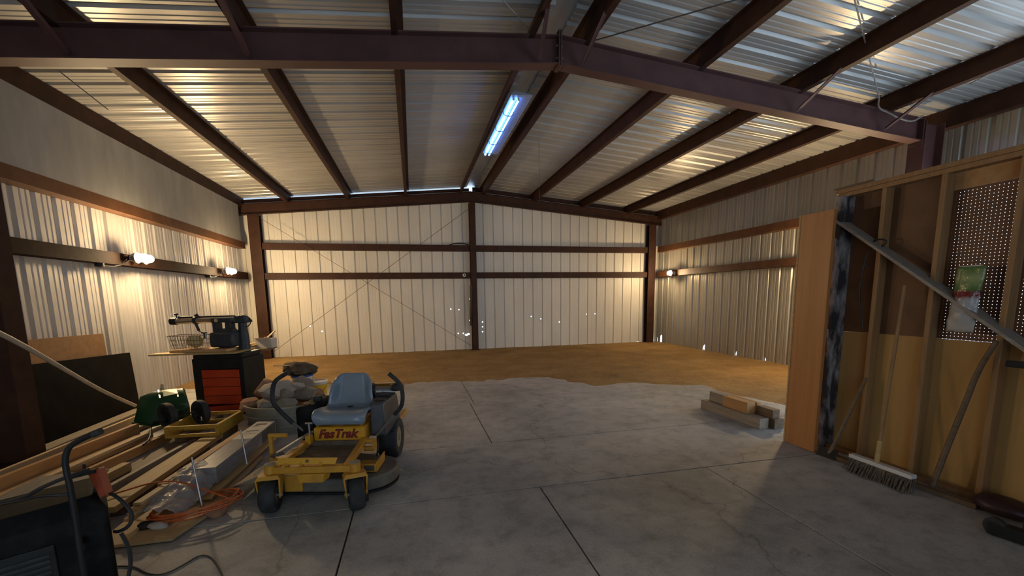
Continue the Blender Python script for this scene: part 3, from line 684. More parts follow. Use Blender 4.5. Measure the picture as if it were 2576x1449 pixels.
# side pods
def pod(x0, x1, y0, y1, z0, z1, name, mat): return MB().box(x0, x1, y0, y1, z0, z1).build(name, mat, mw, True, bevel=.035)
pl_ = pod(-.375, -.205, .70, 1.20, .30, .635, 'fuel_tank', 'black_dusty')
MB().lathe([(.038, .636), (.044, .645), (.044, .675), (.036, .685)], T(-.255, .93, 0), 16).build('tank_cap', 'rubber', pl_, True)
MB().ball((-.30, .80, .645), .028, 6, 1.2, .8, .6).build('tank_valve', 'rock_red', pl_, True)
pr_ = MB().hull([(.285, .74, .33), (.42, .74, .33), (.285, 1.2, .33), (.45, 1.2, .33), (.283, .76, .645), (.405, .76, .640), (.283, 1.2, .66), (.43, 1.2, .64), (.44, .86, .5), (.46, 1.15, .5)]).build('side_pod', worn('charcoal_plastic', (.03, .03, .034), (.075, .072, .075), 5, .42), mw, True, bevel=.02)
MB().lathe([(.046, .651), (.046, .6485), (.002, .6475)], T(.345, .86, 0) @ Matrix.Diagonal((1, 1.0, 1, 1)), 18).build('cup_holder', 'black_metal', pr_)
MB().tube([(.28, .98, .665), (.42, 1.02, .655)], .012, 8).build('pod_hose', 'cable', pr_, True)
# engine at the back
en = MB().box(-.18, .30, 1.22, 1.62, .36, .62).build('engine', 'black_metal', mw, True, bevel=.03)
MB().lathe([(.12, .62), (.12, .66), (.09, .69)], T(.06, 1.42, 0), 20).build('blower_housing', 'black_metal', en, True)
MB().tube([(.22, 1.2, .655), (.40, 1.26, .64)], .05, 14).build('muffler', 'grey_steel', mw, True)
MB().lathe([(.05, .66), (.065, .68), (.06, .72), (.04, .735)], T(.43, 1.22, 0), 14).build('air_filter', 'rubber', mw, True)
MB().box(-.20, .42, 1.60, 1.64, .60, .655).build('rear_guard', 'yellow', mw, bevel=.005)
for x in (-.3, .42): MB().box(x - .02, x + .02, 1.05, 1.62, .32, .36).build('frame_rail', 'yellow', mw)
for x in (-.15, .24): MB().bar((x, 1.61, .34), (x, 1.61, .61), .04, .03, (1, 0, 0)).build('guard_post', 'yellow', mw)
# rear wheels
for x, s in ((.37, 1), (-.27, -1)):
    ax = T(x, 1.12, .198) @ ry(PI / 2)
    ty = MB().lathe([(.105, -.085), (.16, -.10), (.186, -.092), (.197, -.06), (.198, 0), (.197, .06), (.186, .092), (.16, .10), (.105, .085)], ax, 36, True)
    for k in range(30):
        a = 2 * PI * k / 30
        for q in (-.06, -.02, .02, .06):
            aa = a + (.1 if q in (-.02, .06) else 0)
            mt = ax @ rzm(aa) @ T(.198, 0, q)
            ty.box(-.004, .006, -.013, .013, -.016, .016, mt)
    ty = ty.build('rear_tyre', 'rubber', mw, True)
    MB().lathe([(.107, -.08), (.09, -.05), (.06, -.06), (.03, -.09), (.03, .09), (.06, .06), (.09, .05), (.107, .08)], ax, 24).build('rim', 'chute', ty, True)
# steering levers
def lever(pts, pts2):
    a = MB().tube(pts2, .012, 8, 1).build('lever_arm', 'grey_steel', mw, True)
    MB().tube(pts, .019, 10, 2).build('lever_grip', 'rubber', a, True)
lever([(.535, .66, .56), (.60, .63, .625), (.625, .62, .70), (.622, .62, .80), (.60, .62, .86), (.515, .61, .945)], [(.345, .72, .345), (.44, .69, .455), (.54, .66, .565)])
lever([(-.375, .66, .50), (-.46, .64, .61), (-.515, .62, .70), (-.51, .62, .80), (-.485, .62, .89), (-.42, .61, .935), (-.345, .60, .975)], [(-.26, .74, .34), (-.33, .70, .44), (-.38, .66, .505)])
for x, s in ((.28, 1), (-.20, -1)):
    MB().tube([(x, .60, .335), (x + s * .085, .60, .335)], .022, 10).build('pivot_tube', 'yellow', mw, True)
    MB().tube([(x, .55, .285), (x + s * .085, .55, .285)], .022, 10).build('pivot_tube', 'yellow', mw, True)
MB().box(.355, .368, .54, .64, .26, .345).build('pivot_plate', 'yellow', mw, bevel=.003)
MB().tube([(.385, .60, .36), (.40, .56, .30), (.395, .52, .22)], .008, 6, 1).build('linkage', 'black_metal', mw, True)
# deck
m = MB(); ring = []
for cx_, cy_, r_, a0, a1 in ((.33, .40, .275, -PI * .5, PI * .45), (.0, .52, .25, PI * .38, PI * .62), (-.33, .42, .255, PI * .55, PI * 1.5)):
    for k in range(13):
        a = a0 + (a1 - a0) * k / 12; ring.append((cx_ + r_ * math.cos(a), cy_ + r_ * math.sin(a)))
m.prism(ring, 'z', .075, .185)
dk = m.build('mower_deck', 'deck', mw, True, bevel=.018)
MB().prism([(x * .999 + .0, y) for x, y in ring], 'z', .055, .074).build('deck_skirt', 'black_metal', dk)
MB().hull([(-.355, .18, .215), (-.355, .70, .215), (-.40, .17, .235), (-.42, .72, .24), (-.70, .25, .10), (-.70, .62, .10), (-.72, .27, .075), (-.72, .60, .075), (-.36, .2, .17), (-.36, .68, .17)]).build('discharge_chute', 'chute', mw, bevel=.006)
br = MB().box(.275, .47, .245, .252, .195, .262).box(.275, .47, .252, .50, .192, .198).box(.465, .47, .245, .50, .195, .275).build('deck_bracket', 'yellow', mw)
MB().box(.37, .45, .2435, .2445, .205, .25).build('warning_sticker', 'print', br)
MB().box(-.22, -.08, .12, .32, .10, .235).build('deck_front_box', 'yellow', mw, bevel=.008)
MB().box(-.05, .10, .15, .33, .07, .20).build('deck_gearbox', 'black_metal', mw, bevel=.01)
MB().lathe([(.02, -.022), (.05, -.02), (.056, 0), (.05, .02), (.02, .022)], T(.405, .13, .056) @ rzm(.3) @ ry(PI / 2), 20).build('gauge_wheel', 'rubber', mw, True)
MB().bar((.405, .16, .06), (.40, .26, .14), .02, .02).build('gauge_wheel_arm', 'black_metal', mw)
# height lever, chain and hitch on the left
MB().bar((-.385, .30, .315), (-.385, .30, .515), .034, .026, (1, 0, 0)).build('lift_post', 'yellow', mw, bevel=.003)
MB().tube([(-.40, .30, .505), (-.255, .30, .503)], .018, 12).build('lift_stub', 'yellow', mw, True)
MB().bar((-.40, .30, .305), (-.22, .32, .315), .05, .02).build('lift_base', 'yellow', mw)
MB().bar((-.36, .25, .345), (-.19, .62, .43), .025, .022).build('lift_arm', 'grey_steel', mw, bevel=.003)
MB().tube([(-.185, .55, .40), (-.185, .55, .525)], .009, 8).tube([(-.215, .55, .527), (-.155, .55, .527)], .009, 8).build('height_pin', 'grey_steel', mw, True)
for k in range(9):
    c = V((-.365 + .008 * k, .24 + .008 * k, .355 - .003 * (k % 3)))
    MB().tube([c + V((.012 * math.cos(t), .008 * (k % 2) * math.sin(t), .010 * math.sin(t))) for t in [i * PI / 4 for i in range(8)]], .0035, 5, 0, True).build('chain_link', 'deck', mw, True)
MB().box(-.215, -.17, .52, .58, .345, .42).build('pin_bracket', 'yellow_bright', mw, bevel=.003)

# ------------------------------------------------------------------ radial arm saw on its cabinet
cb = thing('tool_cabinet', 'black steel tool cabinet with five red drawers under the saw', 'cabinet', (-2.95, 6.67, 0), math.radians(-10))
m = MB().box(-.07, .045, .0, .55, .0, .80).box(.555, .615, .0, .55, 0, .80).box(.045, .555, .30, .55, 0, .80).box(.045, .555, .0, .30, .655, .80).box(.045, .555, .02, .30, 0, .012)
m.build('body', 'black_metal', cb, bevel=.004)
MB().box(-.05, .60, .0, .52, .802, .855).build('top_frame', 'black_metal', cb, bevel=.006)
for k, (z0, z1) in enumerate(((.536, .646), (.410, .530), (.284, .404), (.158, .278))):
    MB().box(.050, .550, -.012, .28, z0, z1).build('drawer', 'drawer_red', cb, bevel=.004)
MB().hull([(.05, -.012, .02), (.55, -.012, .02), (.05, .01, .115), (.55, -.012, .15), (.05, .28, .02), (.55, .28, .02), (.05, .28, .11), (.55, .28, .15)]).build('drawer', 'drawer_red', cb, bevel=.004)
MB().box(.552, .60, -.004, -.001, .06, .085).build('foot_plate', 'white_plastic', cb)
sw = thing('radial_arm_saw', 'dark old radial arm saw with long tube arm on the cabinet', 'saw', (-2.95, 6.67, .856), math.radians(-10))
MB().hull([(-.56, -.10, .012), (.54, -.02, .012), (-.56, .02, .012), (.5, .5, .012), (-.2, .5, .012), (-.56, -.10, .036), (.54, -.02, .036), (-.56, .02, .036), (.5, .5, .036), (-.2, .5, .036)]).build('lower_table', 'plank', sw)
MB().box(-.37, .40, .02, .42, .037, .075).build('upper_table', 'pine', sw, bevel=.004)
MB().box(-.04, .60, .08, .50, .0, .011).build('base_pan', 'saw_grey', sw)
MB().lathe([(.075, .037), (.07, .2), (.058, .34), (.055, .47)], T(.475, .33, 0), 18).build('column', 'saw_grey', sw, True)
hd = MB().hull([(.36, .24, .42), (.36, .40, .42), (.58, .25, .42), (.60, .40, .43), (.38, .25, .50), (.38, .40, .50), (.55, .25, .535), (.60, .30, .50), (.50, .38, .545), (.42, .27, .52)]).build('arm_head', 'saw_grey', sw, True, bevel=.015)
MB().tube([(.58, .3, .50), (.63, .28, .44), (.60, .27, .38), (.55, .27, .36)], .008, 6, 2).build('power_cord', 'cable', sw, True)
am = MB().tube([(-.40, .26, .462), (.42, .26, .478)], .043, 18).build('arm_tube', 'chrome', sw, True)
MB().tube([(-.36, .26, .518), (.42, .26, .522)], .014, 10).build('arm_rail', 'saw_grey', am, True)
MB().tube([(-.465, .26, .462), (-.385, .26, .462)], .052, 18).build('arm_end_cap', 'black_metal', am, True)
MB().lathe([(.008, 0), (.008, .03), (.026, .035), (.026, .055), (.012, .062)], T(-.385, .26, .515), 14).build('end_knob', 'black_metal', am, True)
MB().lathe([(.05, -.02), (.058, -.018), (.058, .018), (.05, .02)], T(-.125, .26, .47) @ ry(PI / 2), 16).build('arm_clamp', 'saw_grey', am, True)
MB().bar((-.13, .26, .53), (-.09, .26, .55), .03, .03).build('clamp_lever', 'saw_grey', am)
MB().bar((-.125, .25, .42), (-.09, .25, .32), .03, .022, (1, 0, 0)).tube([(-.11, .25, .33), (-.02, .24, .28)], .006, 6).build('guide_finger', 'saw_grey', am)
mt_ = MB().box(.125, .455, .10, .38, .09, .30).build('motor', 'saw_grey', sw, True, bevel=.03)
MB().hull([(.15, .16, .30), (.15, .32, .30), (.44, .16, .30), (.44, .32, .30), (.26, .18, .35), (.26, .30, .35), (.38, .18, .36), (.38, .30, .36)]).build('motor_hump', 'saw_grey', mt_, True, bevel=.01)
MB().box(.13, .20, .20, .32, .30, .44).build('yoke_arm', 'saw_grey', sw, bevel=.006)
MB().box(.30, .38, .20, .32, .345, .44).build('yoke_arm', 'saw_grey', sw, bevel=.006)
MB().box(.12, .40, .19, .33, .435, .50).build('carriage', 'saw_grey', sw, bevel=.008)
MB().lathe([(.022, 0), (.024, .01), (.02, .014)], T(.20, .188, .465) @ rx(PI / 2), 14).build('carriage_knob', 'cream', sw, True)
MB().tube([(.06, .12, .22), (.06, .12, .30)], .012, 8).tube([(.02, .12, .30), (.10, .12, .30)], .008, 8).build('lock_handle', 'saw_grey', sw, True)
# basket on the saw table
bk = thing('wire_basket', 'small dark wire basket holding a cream cloth on the saw table', 'basket', (-2.95, 6.67, .856), math.radians(-10))
X0, X1, Y0, Y1, Z0, Z1 = -.345, .03, .05, .28, .083, .268
def bx_pt(t, z):
    k = (z - Z0) / (Z1 - Z0); gx = .03 * k
    c = [(X0 - gx, Y0 - gx), (X1 + gx, Y0 - gx), (X1 + gx, Y1 + gx), (X0 - gx, Y1 + gx)]
    i = int(t) % 4; f = t - int(t); a, b = c[i], c[(i + 1) % 4]
    return (a[0] + (b[0] - a[0]) * f, a[1] + (b[1] - a[1]) * f, z)
MB().tube([bx_pt(t, Z1) for t in (0, 1, 2, 3)], .005, 6, 0, True).build('rim_wire', 'wire', bk, True)
m = MB()
for z in (Z0, Z0 + .06, Z0 + .12): m.tube([bx_pt(t, z) for t in (0, 1, 2, 3)], .0025, 5, 0, True)
for i in range(4):
    n_ = 10 if i % 2 == 0 else 6
    for k in range(n_): m.tube([bx_pt(i + k / n_, Z0), bx_pt(i + k / n_, Z1)], .0025, 5)
for k in range(8): m.tube([(X0 + (X1 - X0) * k / 7, Y0, Z0), (X0 + (X1 - X0) * k / 7, Y1, Z0)], .0025, 5)
m.build('wire_mesh', 'wire', bk, True)
m = MB().ball((0, 0, 0), 1, 14, .105, .09, .085)
for v in m.b.verts: v.co *= 1 + .22 * noise.noise(v.co * 16) + .1 * noise.noise(v.co * 40)
o = m.build('folded_cloth', 'cream', None, True, loc=(-3.02, 6.85, 1.035)); tag(o, 'crumpled cream cloth lying in the wire basket on the saw table', 'cloth')

# low stand with a carton of offcuts behind the saw
r = thing('low_bench', 'low bench behind the saw cabinet carrying a white carton', 'bench', (-2.85, 8.2, 0))
MB().box(-.45, .42, -.22, .25, .74, .775).build('top', 'dark_wood', r, bevel=.003)
for x in (-.40, .12):
    for y in (-.18, .2): MB().box(x - .03, x + .03, y - .03, y + .03, 0, .739).build('leg', 'dark_wood', r)
r = thing('open_carton', 'white open carton of wood scraps behind the saw', 'carton', (-2.56, 8.2, .776), -.1)
MB().box(-.10, .16, -.12, .12, 0, .006).box(-.10, .16, -.12, -.114, .006, .16).box(-.10, .16, .114, .12, .006, .16).box(-.10, -.094, -.114, .114, .006, .16).box(.154, .16, -.114, .114, .006, .16).build('carton_body', 'white_card', r)
MB().hull([(-.10, -.12, .162), (.16, -.12, .162), (.19, -.24, .19), (-.07, -.24, .18), (-.10, -.12, .166), (.16, -.12, .166)]).build('carton_flap', 'white_card', r)
for k, (a, b, w_, lab) in enumerate((((-2.66, 8.16, .80), (-2.40, 8.28, 1.06), .09, 'pale slanting wood scrap standing up in the white carton'), ((-2.72, 8.22, .80), (-2.50, 8.12, .965), .06, 'short pale wood scrap lying across the white carton'))):
    o = MB().bar(a, b, w_, .014).build('wood_scrap', 'pine_pale', None, bevel=.002); tag(o, lab, 'wood scrap')
for k, (x, y, a, z, lab) in enumerate(((-2.80, 8.1, .3, .795, 'lowest pale board in the scraps heap beside the carton'), (-2.84, 8.14, -.35, .822, 'middle board in the scraps heap beside the carton'), (-2.78, 8.08, .75, .85, 'topmost board in the scraps heap beside the carton'))):
    o = MB().box(-.2, .2, -.04, .04, -.012, .012).build('scrap_board', ['pine', 'plank', 'pine_pale'][k], None, bevel=.002, loc=(x, y, z), rot=(.0, -.06, a)); tag(o, lab, 'board')

# ------------------------------------------------------------------ sheets leaning on the left wall and the pipe
def lean(name, mat, y0, y1, zt, xb, xt, th, lab, cat, sl=0):
    m = MB()
    m.hull([(xb, y0, 0.0), (xb, y1, 0.0), (xb + th, y0, 0.0), (xb + th, y1, 0.0), (xt, y0, zt + sl), (xt, y1, zt), (xt + th, y0, zt + sl), (xt + th, y1, zt)])
    return tag(m.build(name, mat), lab, cat)
lean('plywood_sheet', 'osb', 5.40, 6.91, 1.18, -4.135, -4.155, .018, 'orange brown plywood sheet leaning behind the black sheet', 'plywood', .03)
o = lean('black_sheet', 'black_sheet', 5.36, 7.34, .862, -4.08, -4.12, .02, 'tall black sheet leaning on the left wall', 'sheet', .09)
o = MB().tube([(-3.50, 3.95, 1.68), (-3.50, 4.593, 1.36), (-3.62, 5.4, .90), (-3.76, 6.1, .53), (-3.86, 6.865, .16)], .022, 12, 2).build('plastic_pipe', 'pipe', None, True)
tag(o, 'long tan pipe slanting down to the lumber at the left edge', 'pipe')
r = bpy.data.objects['plastic_pipe']

# ------------------------------------------------------------------ lumber pile on the floor
def board(name, p, q_, w, t, mat, lab, cat='board', grp='lumber pile on the floor', on_edge=False, roll=0):
    """p,q_: centre of the top face at each end"""
    p, q_ = V(p), V(q_); d = q_ - p; L = d.length
    if on_edge: w, t = t, w
    o = MB().box(-w / 2, w / 2, -L / 2, L / 2, -t, 0).build(name, mat, None, bevel=.003, loc=(p + q_) / 2, rot=(math.asin(d.z / L), roll, math.atan2(-d.x, d.y)))
    return tag(o, lab, cat, grp)
board('plank', (-3.95, 5.35, .055), (-3.95, 7.15, .055), .17, .05, 'weathered', 'weathered grey plank lying at the foot of the black sheet')
board('lath', (-3.74, 3.9, .105), (-3.645, 6.5, .105), .035, .10, 'pine_pale', 'thin pale strip on edge, leftmost in the lumber pile')
board('plank', (-3.55, 3.7, .06), (-3.46, 6.3, .06), .20, .045, 'dark_wood', 'dark flat plank between the thin strip and the orange board')
board('plank', (-3.36, 3.5, .225), (-3.155, 5.6, .215), .19, .042, 'pine_orange', 'orange board standing on edge in the lumber pile', on_edge=True)
board('plank', (-3.27, 3.3, .125), (-3.03, 5.5, .115), .16, .045, 'pine', 'broad light board lying against the orange board')
board('lath', (-3.10, 3.9, .16), (-2.90, 5.85, .16), .05, .03, 'pine_pale', 'thin pale lath between the broad light board and dark stud')
board('plank', (-3.04, 3.75, .11), (-2.80, 5.5, .11), .09, .045, 'pine_orange', 'reddish stud on edge beside the short block', on_edge=True)
board('wood_block', (-2.72, 3.85, .125), (-2.66, 4.50, .125), .075, .08, 'plank', 'short pale block lying across the lumber', cat='block')
board('plank', (-2.70, 3.9, .04), (-2.56, 5.6, .04), .22, .035, 'dark_wood', 'low dark plank under the short block')
board('plank', (-2.54, 3.7, .10), (-2.43, 5.05, .10), .045, .09, 'weathered', 'narrow grey plank left of the wide yellowish plank')
board('plank', (-2.265, 3.50, .125), (-2.235, 5.25, .12), .17, .045, 'plank', 'wide yellowish plank on top of the lumber pile')
board('plank', (-2.27, 3.62, .078), (-2.24, 5.0, .073), .12, .07, 'dark_wood', 'dark timber under the wide yellowish plank')
board('plank', (-1.95, 3.66, .205), (-1.86, 4.98, .205), .075, .09, 'pine_orange', 'orange pine stud beside the long white carton')
for k, lab in enumerate(('bottom', 'second', 'third', 'topmost')):
    board('moulding_strip', (-1.965 + .004 * k, 3.26 + .03 * k, .13 + .024 * k), (-1.925, 3.655, .13 + .024 * k), .055, .022, 'pine_pale' if k % 2 else 'pine', '%s strip of the four pale mouldings in plastic film' % lab, cat='moulding', grp='wrapped moulding strips')
for y in (3.9, 4.7):
    board('spacer_block', (-1.99, y, .114), (-1.78, y, .114), .07, .06, 'dark_wood', 'dark spacer block under the pine stud, %s one' % ('nearer' if y < 4 else 'farther'), cat='block')
board('plank', (-1.70, 3.62, .072), (-1.66, 5.15, .072), .19, .022, 'plank', 'plank under the long white carton')
r = thing('plywood_offcut', 'low plywood sheet under the cord coil at the pile front', 'plywood', (0, 0, 0))
MB().prism([(-2.10, 3.10), (-1.64, 3.10), (-1.55, 3.42), (-1.55, 4.6), (-2.10, 4.6)], 'z', .012, .034).build('sheet', 'ply', r, bevel=.002)
MB().box(-2.0, -1.62, 3.3, 3.36, 0, .0115).build('batten', 'dark_wood', r)
r = thing('long_carton', 'long white printed carton on the lumber pile', 'carton', (-1.735, 4.50, .075), -.045)
MB().box(-.095, .095, -.62, .76, 0, .145).build('box', 'carton_side', r, bevel=.004)
MB().box(-.0945, .0945, .12, .755, .1455, .1475).build('label_panel', 'white_card', r)
m = MB()
for k in range(16):
    y = .20 + .5 * random.random(); m.box(-.07, -.07 + random.uniform(.05, .14), y, y + .006, .148, .1485)
m.box(-.06, .05, .60, .66, .148, .1486)
m.build('printing', 'print', r)
MB().box(.0955, .0965, .35, .74, .01, .135).build('side_print', 'print', r)
o = MB().grid(lambda u, v: (-2.02 + .36 * u + .02 * noise.noise(V((u * 7, v * 7, 2))), 3.30 + .70 * v + .03 * noise.noise(V((u * 5, v * 6, 9))), .10 + .15 * math.sin(PI * min(1, u * 1.05)) ** .6 * (.35 + .65 * v) + .03 * noise.noise(V((u * 9, v * 9, 5)))), 26, 34).build('plastic_film', 'film', None, True, solid=.0015)
tag(o, 'clear crinkled plastic film over the near ends of the mouldings', 'plastic film')
for (p, q_, lab) in (((-1.611, 3.471, .036), (-1.672, 3.533, .435), 'grey metal stake standing up by the orange cord coil'), ((-1.585, 4.289, .075), (-1.628, 4.342, .395), 'grey metal stake standing up beside the long carton')):
    o = MB().tube([p, q_], [.011, .006], 8).build('metal_stake', 'grey_steel', None, True); tag(o, lab, 'stake')
# orange cord
pts = []
for k in range(100):
    a = k / 100 * 2 * PI * 5; rr = .235 + .03 * math.sin(k * .63) + .012 * math.sin(k * 1.7)
    pts.append((-1.65 + rr * 1.12 * math.cos(a) + .015 * math.sin(k * .21), 3.49 + rr * .92 * math.sin(a), .055 + .025 * math.sin(a + 2.4) + .012 * (k // 20) + .006 * math.sin(k * 1.1)))
tail = [(-1.62, 3.60, .13), (-1.76, 3.62, .20), (-1.892, 3.631, .235), (-2.076, 3.70, .20), (-2.25, 3.74, .145), (-2.38, 3.62, .15), (-2.42, 3.45, .12)]
o = MB().tube(tail[::-1] + pts, .0065, 6, 1).build('extension_cord', 'orange_cord', None, True); tag(o, 'orange extension cord coiled at the front of the lumber pile', 'cord')
for k, (x, y, z, lab) in enumerate(((-1.80, 3.28, .05, 'crumpled white glove on the plywood by the cord coil'), (-1.88, 3.30, .055, 'dark crumpled rag beside the white glove'))):
    m = MB().ball((0, 0, 0), 1, 8, .07, .045, .022)
    for v in m.b.verts: v.co *= 1 + .5 * noise.noise(v.co * 22 + V((k, 0, 0)))
    o = m.build(('work_glove', 'rag')[k], ('white_plastic', 'rubber')[k], None, True, loc=(x, y, z), rot=(0, 0, .5 * k)); tag(o, lab, ('glove', 'rag')[k])
m = MB().ball((0, 0, 0), 1, 10, .10, .07, .05)
for v in m.b.verts: v.co *= 1 + .4 * noise.noise(v.co * 18)
o = m.build('crumpled_bag', 'rock_red', None, True, loc=(-1.52, 3.44, .04)); tag(o, 'crumpled brown paper bag inside the cord coil', 'bag')

# ------------------------------------------------------------------ yellow pallet frame and overturned spreader
r = thing('yellow_crate', 'yellow painted wooden frame lying on the lumber', 'wooden frame', (-2.40, 5.33, .127), -.06)
for z0, z1 in ((0, .035), (.088, .128)):
    MB().box(-.27, .27, -.17, -.14, z0, z1).build('rail', 'crate_yellow', r, bevel=.003)
    MB().box(-.27, .27, .42, .45, z0, z1).build('rail', 'crate_yellow', r, bevel=.003)
for x in (-.27, .235): MB().box(x, x + .035, -.139, .419, .0, .128).build('side_board', 'crate_yellow', r, bevel=.003)
for x in (-.27, .23): MB().box(x, x + .045, -.169, -.141, .036, .087).build('corner_block', 'crate_yellow', r)
MB().box(-.23, .23, .10, .20, .0, .02).build('slat', 'crate_yellow', r)
board('plank', (-2.60, 5.3, .126), (-2.56, 6.2, .126), .10, .085, 'dark_wood', 'dark plank propping up the back of the yellow frame')
board('plank', (-2.25, 5.3, .126), (-2.22, 5.72, .126), .10, .12, 'dark_wood', 'dark block propping the right side of the yellow frame')
r = thing('lawn_spreader', 'overturned dark green spreader hopper with black wheels', 'spreader', (0, 0, 0))
P = lambda *a: V(a)
hop = [(-3.27, 5.73, .19), (-3.02, 5.63, .165), (-2.70, 5.80, .20), (-2.92, 5.98, .21)]
top = [(-3.19, 5.77, .495), (-3.03, 5.70, .435), (-2.69, 5.74, .47), (-2.79, 5.93, .54), (-3.14, 5.93, .52)]
MB().hull([V(p) for p in hop + top] + [V((-2.66, 5.72, .34)), V((-3.2, 5.9, .2))]).build('hopper', 'green', r, True, bevel=.018)
MB().tube([(-3.275, 5.735, .19), (-3.02, 5.625, .165), (-2.69, 5.80, .20)], .012, 8).build('hopper_rim', 'green', r, True)
for t in (.3, .72):
    a = V((-3.19, 5.85, .51)).lerp(V((-2.74, 5.84, .512)), t)
    MB().bar(a + V((-.02, .09, .018)), a + V((.10, -.13, -.04)), .014, .012).build('hopper_rib', 'green', r)
MB().hull([(-3.02, 5.90, .530), (-2.87, 5.91, .540), (-2.80, 5.78, .500), (-2.95, 5.755, .480), (-3.02, 5.90, .534), (-2.80, 5.78, .504)]).build('top_sticker', worn('pale_green_label', (.30, .36, .16), (.45, .48, .25), 8, .4), r)
for x, y, z, rr in ((-2.80, 5.52, .30, .150), (-2.50, 5.60, .30, .145)):
    ax = T(x, y, z) @ rzm(-.65) @ rx(PI / 2)
    w_ = MB().lathe([(rr * .72, -.03), (rr * .95, -.032), (rr, -.015), (rr, .015), (rr * .95, .032), (rr * .72, .03)], ax, 26, True).build('wheel', 'rubber', r, True)
    m = MB().lathe([(.028, -.03), (.034, 0), (.028, .03)], ax, 14)
    for k in range(5):
        a = k * 2 * PI / 5; m.box(-.012, .012, .02, rr * .76, -.012, .012, ax @ rzm(a))
    m.build('wheel_hub', 'black_metal', w_)
MB().tube([(-2.86, 5.54, .30), (-2.42, 5.63, .30)], .010, 8).build('axle', 'black_metal', r, True)
MB().tube([(-3.0, 5.64, .20), (-2.95, 5.45, .19), (-2.80, 5.15, .15), (-2.76, 4.95, .145)], .010, 6, 1).build('frame_leg', 'black_metal', r, True)
MB().bar((-3.0, 5.62, .20), (-2.62, 5.60, .24), .03, .03).build('cross_bar', 'black_metal', r)
o = MB().lathe([(.02, 0), (.02, .28), (.03, .30), (.018, .33), (.016, .36), (.026, .385), (.018, .40), (.022, .44), (.024, .47), (.014, .485), (.020, .495), (.020, .51), (.008, .52)], T(-3.30, 6.41, 0) @ ry(.06), 16).build('turned_spindle', 'knob', None, True)
tag(o, 'pale turned wooden spindle standing behind the green spreader', 'spindle')

# ------------------------------------------------------------------ tub of rocks, pails
r = thing('washtub', 'galvanised round tub heaped with rocks', 'tub', (-1.62, 5.80, 0))
MB().lathe([(.42, .0), (.425, .03), (.45, .22), (.46, .325), (.475, .33), (.475, .345), (.452, .345), (.44, .22), (.415, .03), (.40, .02)], Matrix(), 40).build('shell', 'galv', r, True)
for z, rr in ((.10, .436), (.215, .453)):
    MB().tube([((rr) * math.cos(a), rr * math.sin(a), z) for a in [k * 2 * PI / 40 for k in range(40)]], .008, 6, 0, True).build('bead', 'galv', r, True)
MB().tube([((.455) * math.cos(a), .455 * math.sin(a), .27 + (.0 if abs(k) > 1 else -.02)) for k, a in ((k, -1.0 + k * .07) for k in (-2, -1, 0, 1, 2))], .008, 6).build('handle', 'galv', r, True)
MB().lathe([(.002, .20), (.43, .21)], Matrix(), 30).build('fill_soil', 'dirt', r)
def rock(loc, sc, mat, seed, lab, rz=0, tilt=0, name='rock'):
    rnd = random.Random(seed); m = MB(); bmesh.ops.create_icosphere(m.b, subdivisions=4, radius=1)
    pl = []
    for _ in range(15):
        n_ = V((rnd.gauss(0, 1), rnd.gauss(0, 1), rnd.gauss(0, 1))).normalized(); pl.append((n_, rnd.uniform(.66, .96)))
    for v in m.b.verts:
        d = v.co.normalized(); k = 1.15
        for n_, dd in pl:
            t = d.dot(n_)
            if t > 1e-3: k = min(k, dd / t)
        k *= 1 + .05 * noise.noise(d * 4 + V((seed, 0, 0))) + .025 * noise.noise(d * 11)
        v.co = V((d.x * k * sc[0], d.y * k * sc[1], d.z * k * sc[2]))
    o = m.build(name, mat, None, True, loc=loc, rot=(tilt, 0, rz)); return tag(o, lab, 'rock', 'rocks heaped in the tub')
rock((-1.66, 5.74, .47), (.235, .19, .12), 'rock_pale', 3, 'large pale rock on top of the heap in the tub', .1, -.25)
rock((-1.98, 5.72, .33), (.15, .13, .085), 'rock_red', 5, 'rounded reddish rock at the left rim of the tub')
rock((-1.77, 5.56, .335), (.15, .12, .10), 'rock_grey', 8, 'grey rock at the front rim under the large pale rock')
rock((-1.56, 5.53, .335), (.16, .13, .085), 'rock_grey', 11, 'flat grey rock at the front right of the tub', .4)
rock((-1.57, 5.62, .43), (.10, .09, .08), 'rock_grey', 13, 'small grey rock tucked under the pale rock', .8)
rock((-1.38, 5.72, .43), (.18, .13, .08), 'rock_grey', 17, 'brown grey slab rock at the right side of the heap', -.3, .2)
rock((-1.36, 5.88, .38), (.17, .14, .09), 'rock_red', 19, 'brown rock low at the right rim of the tub', .2)
rock((-1.90, 5.98, .42), (.14, .18, .17), 'rock_red', 23, 'steep reddish rock at the back left of the heap', .5)
rock((-1.50, 6.0, .47), (.20, .16, .13), 'rock_grey', 29, 'grey rock at the back of the heap', .9)
rock((-1.455, 5.70, .525), (.075, .06, .06), 'rock_pale', 31, 'fist sized pale rock right of the large pale rock', .3)
def pail(x, y, z, rt, rb, hh, mat, name, lab, lid=None, rim=None):
    r = thing(name, lab, 'bucket', (x, y, z))
    MB().lathe([(rb, 0), (rt, hh), (rt - .006, hh), (rb - .006, .006)], Matrix(), 28).build('body', mat, r, True)
    MB().tube([((rt + .004) * math.cos(a), (rt + .004) * math.sin(a), hh - .02) for a in [k * 2 * PI / 28 for k in range(28)]], .009, 6, 0, True).build('rim', rim or mat, r, True)
    MB().tube([(rt * 1.02, 0, hh - .04), (rt * .8, -rt * .75, hh - .12), (0, -rt * 1.06, hh - .17), (-rt * .8, -rt * .75, hh - .12), (-rt * 1.02, 0, hh - .04)], .003, 5, 2).build('bail', 'grey_steel', r, True)
    if lid: MB().lathe([(rt + .012, hh - .012), (rt + .014, hh + .012), (rt - .015, hh + .014), (rt - .02, hh + .006), (.002, hh + .005)], Matrix(), 28).build('lid', lid, r, True)
    return r
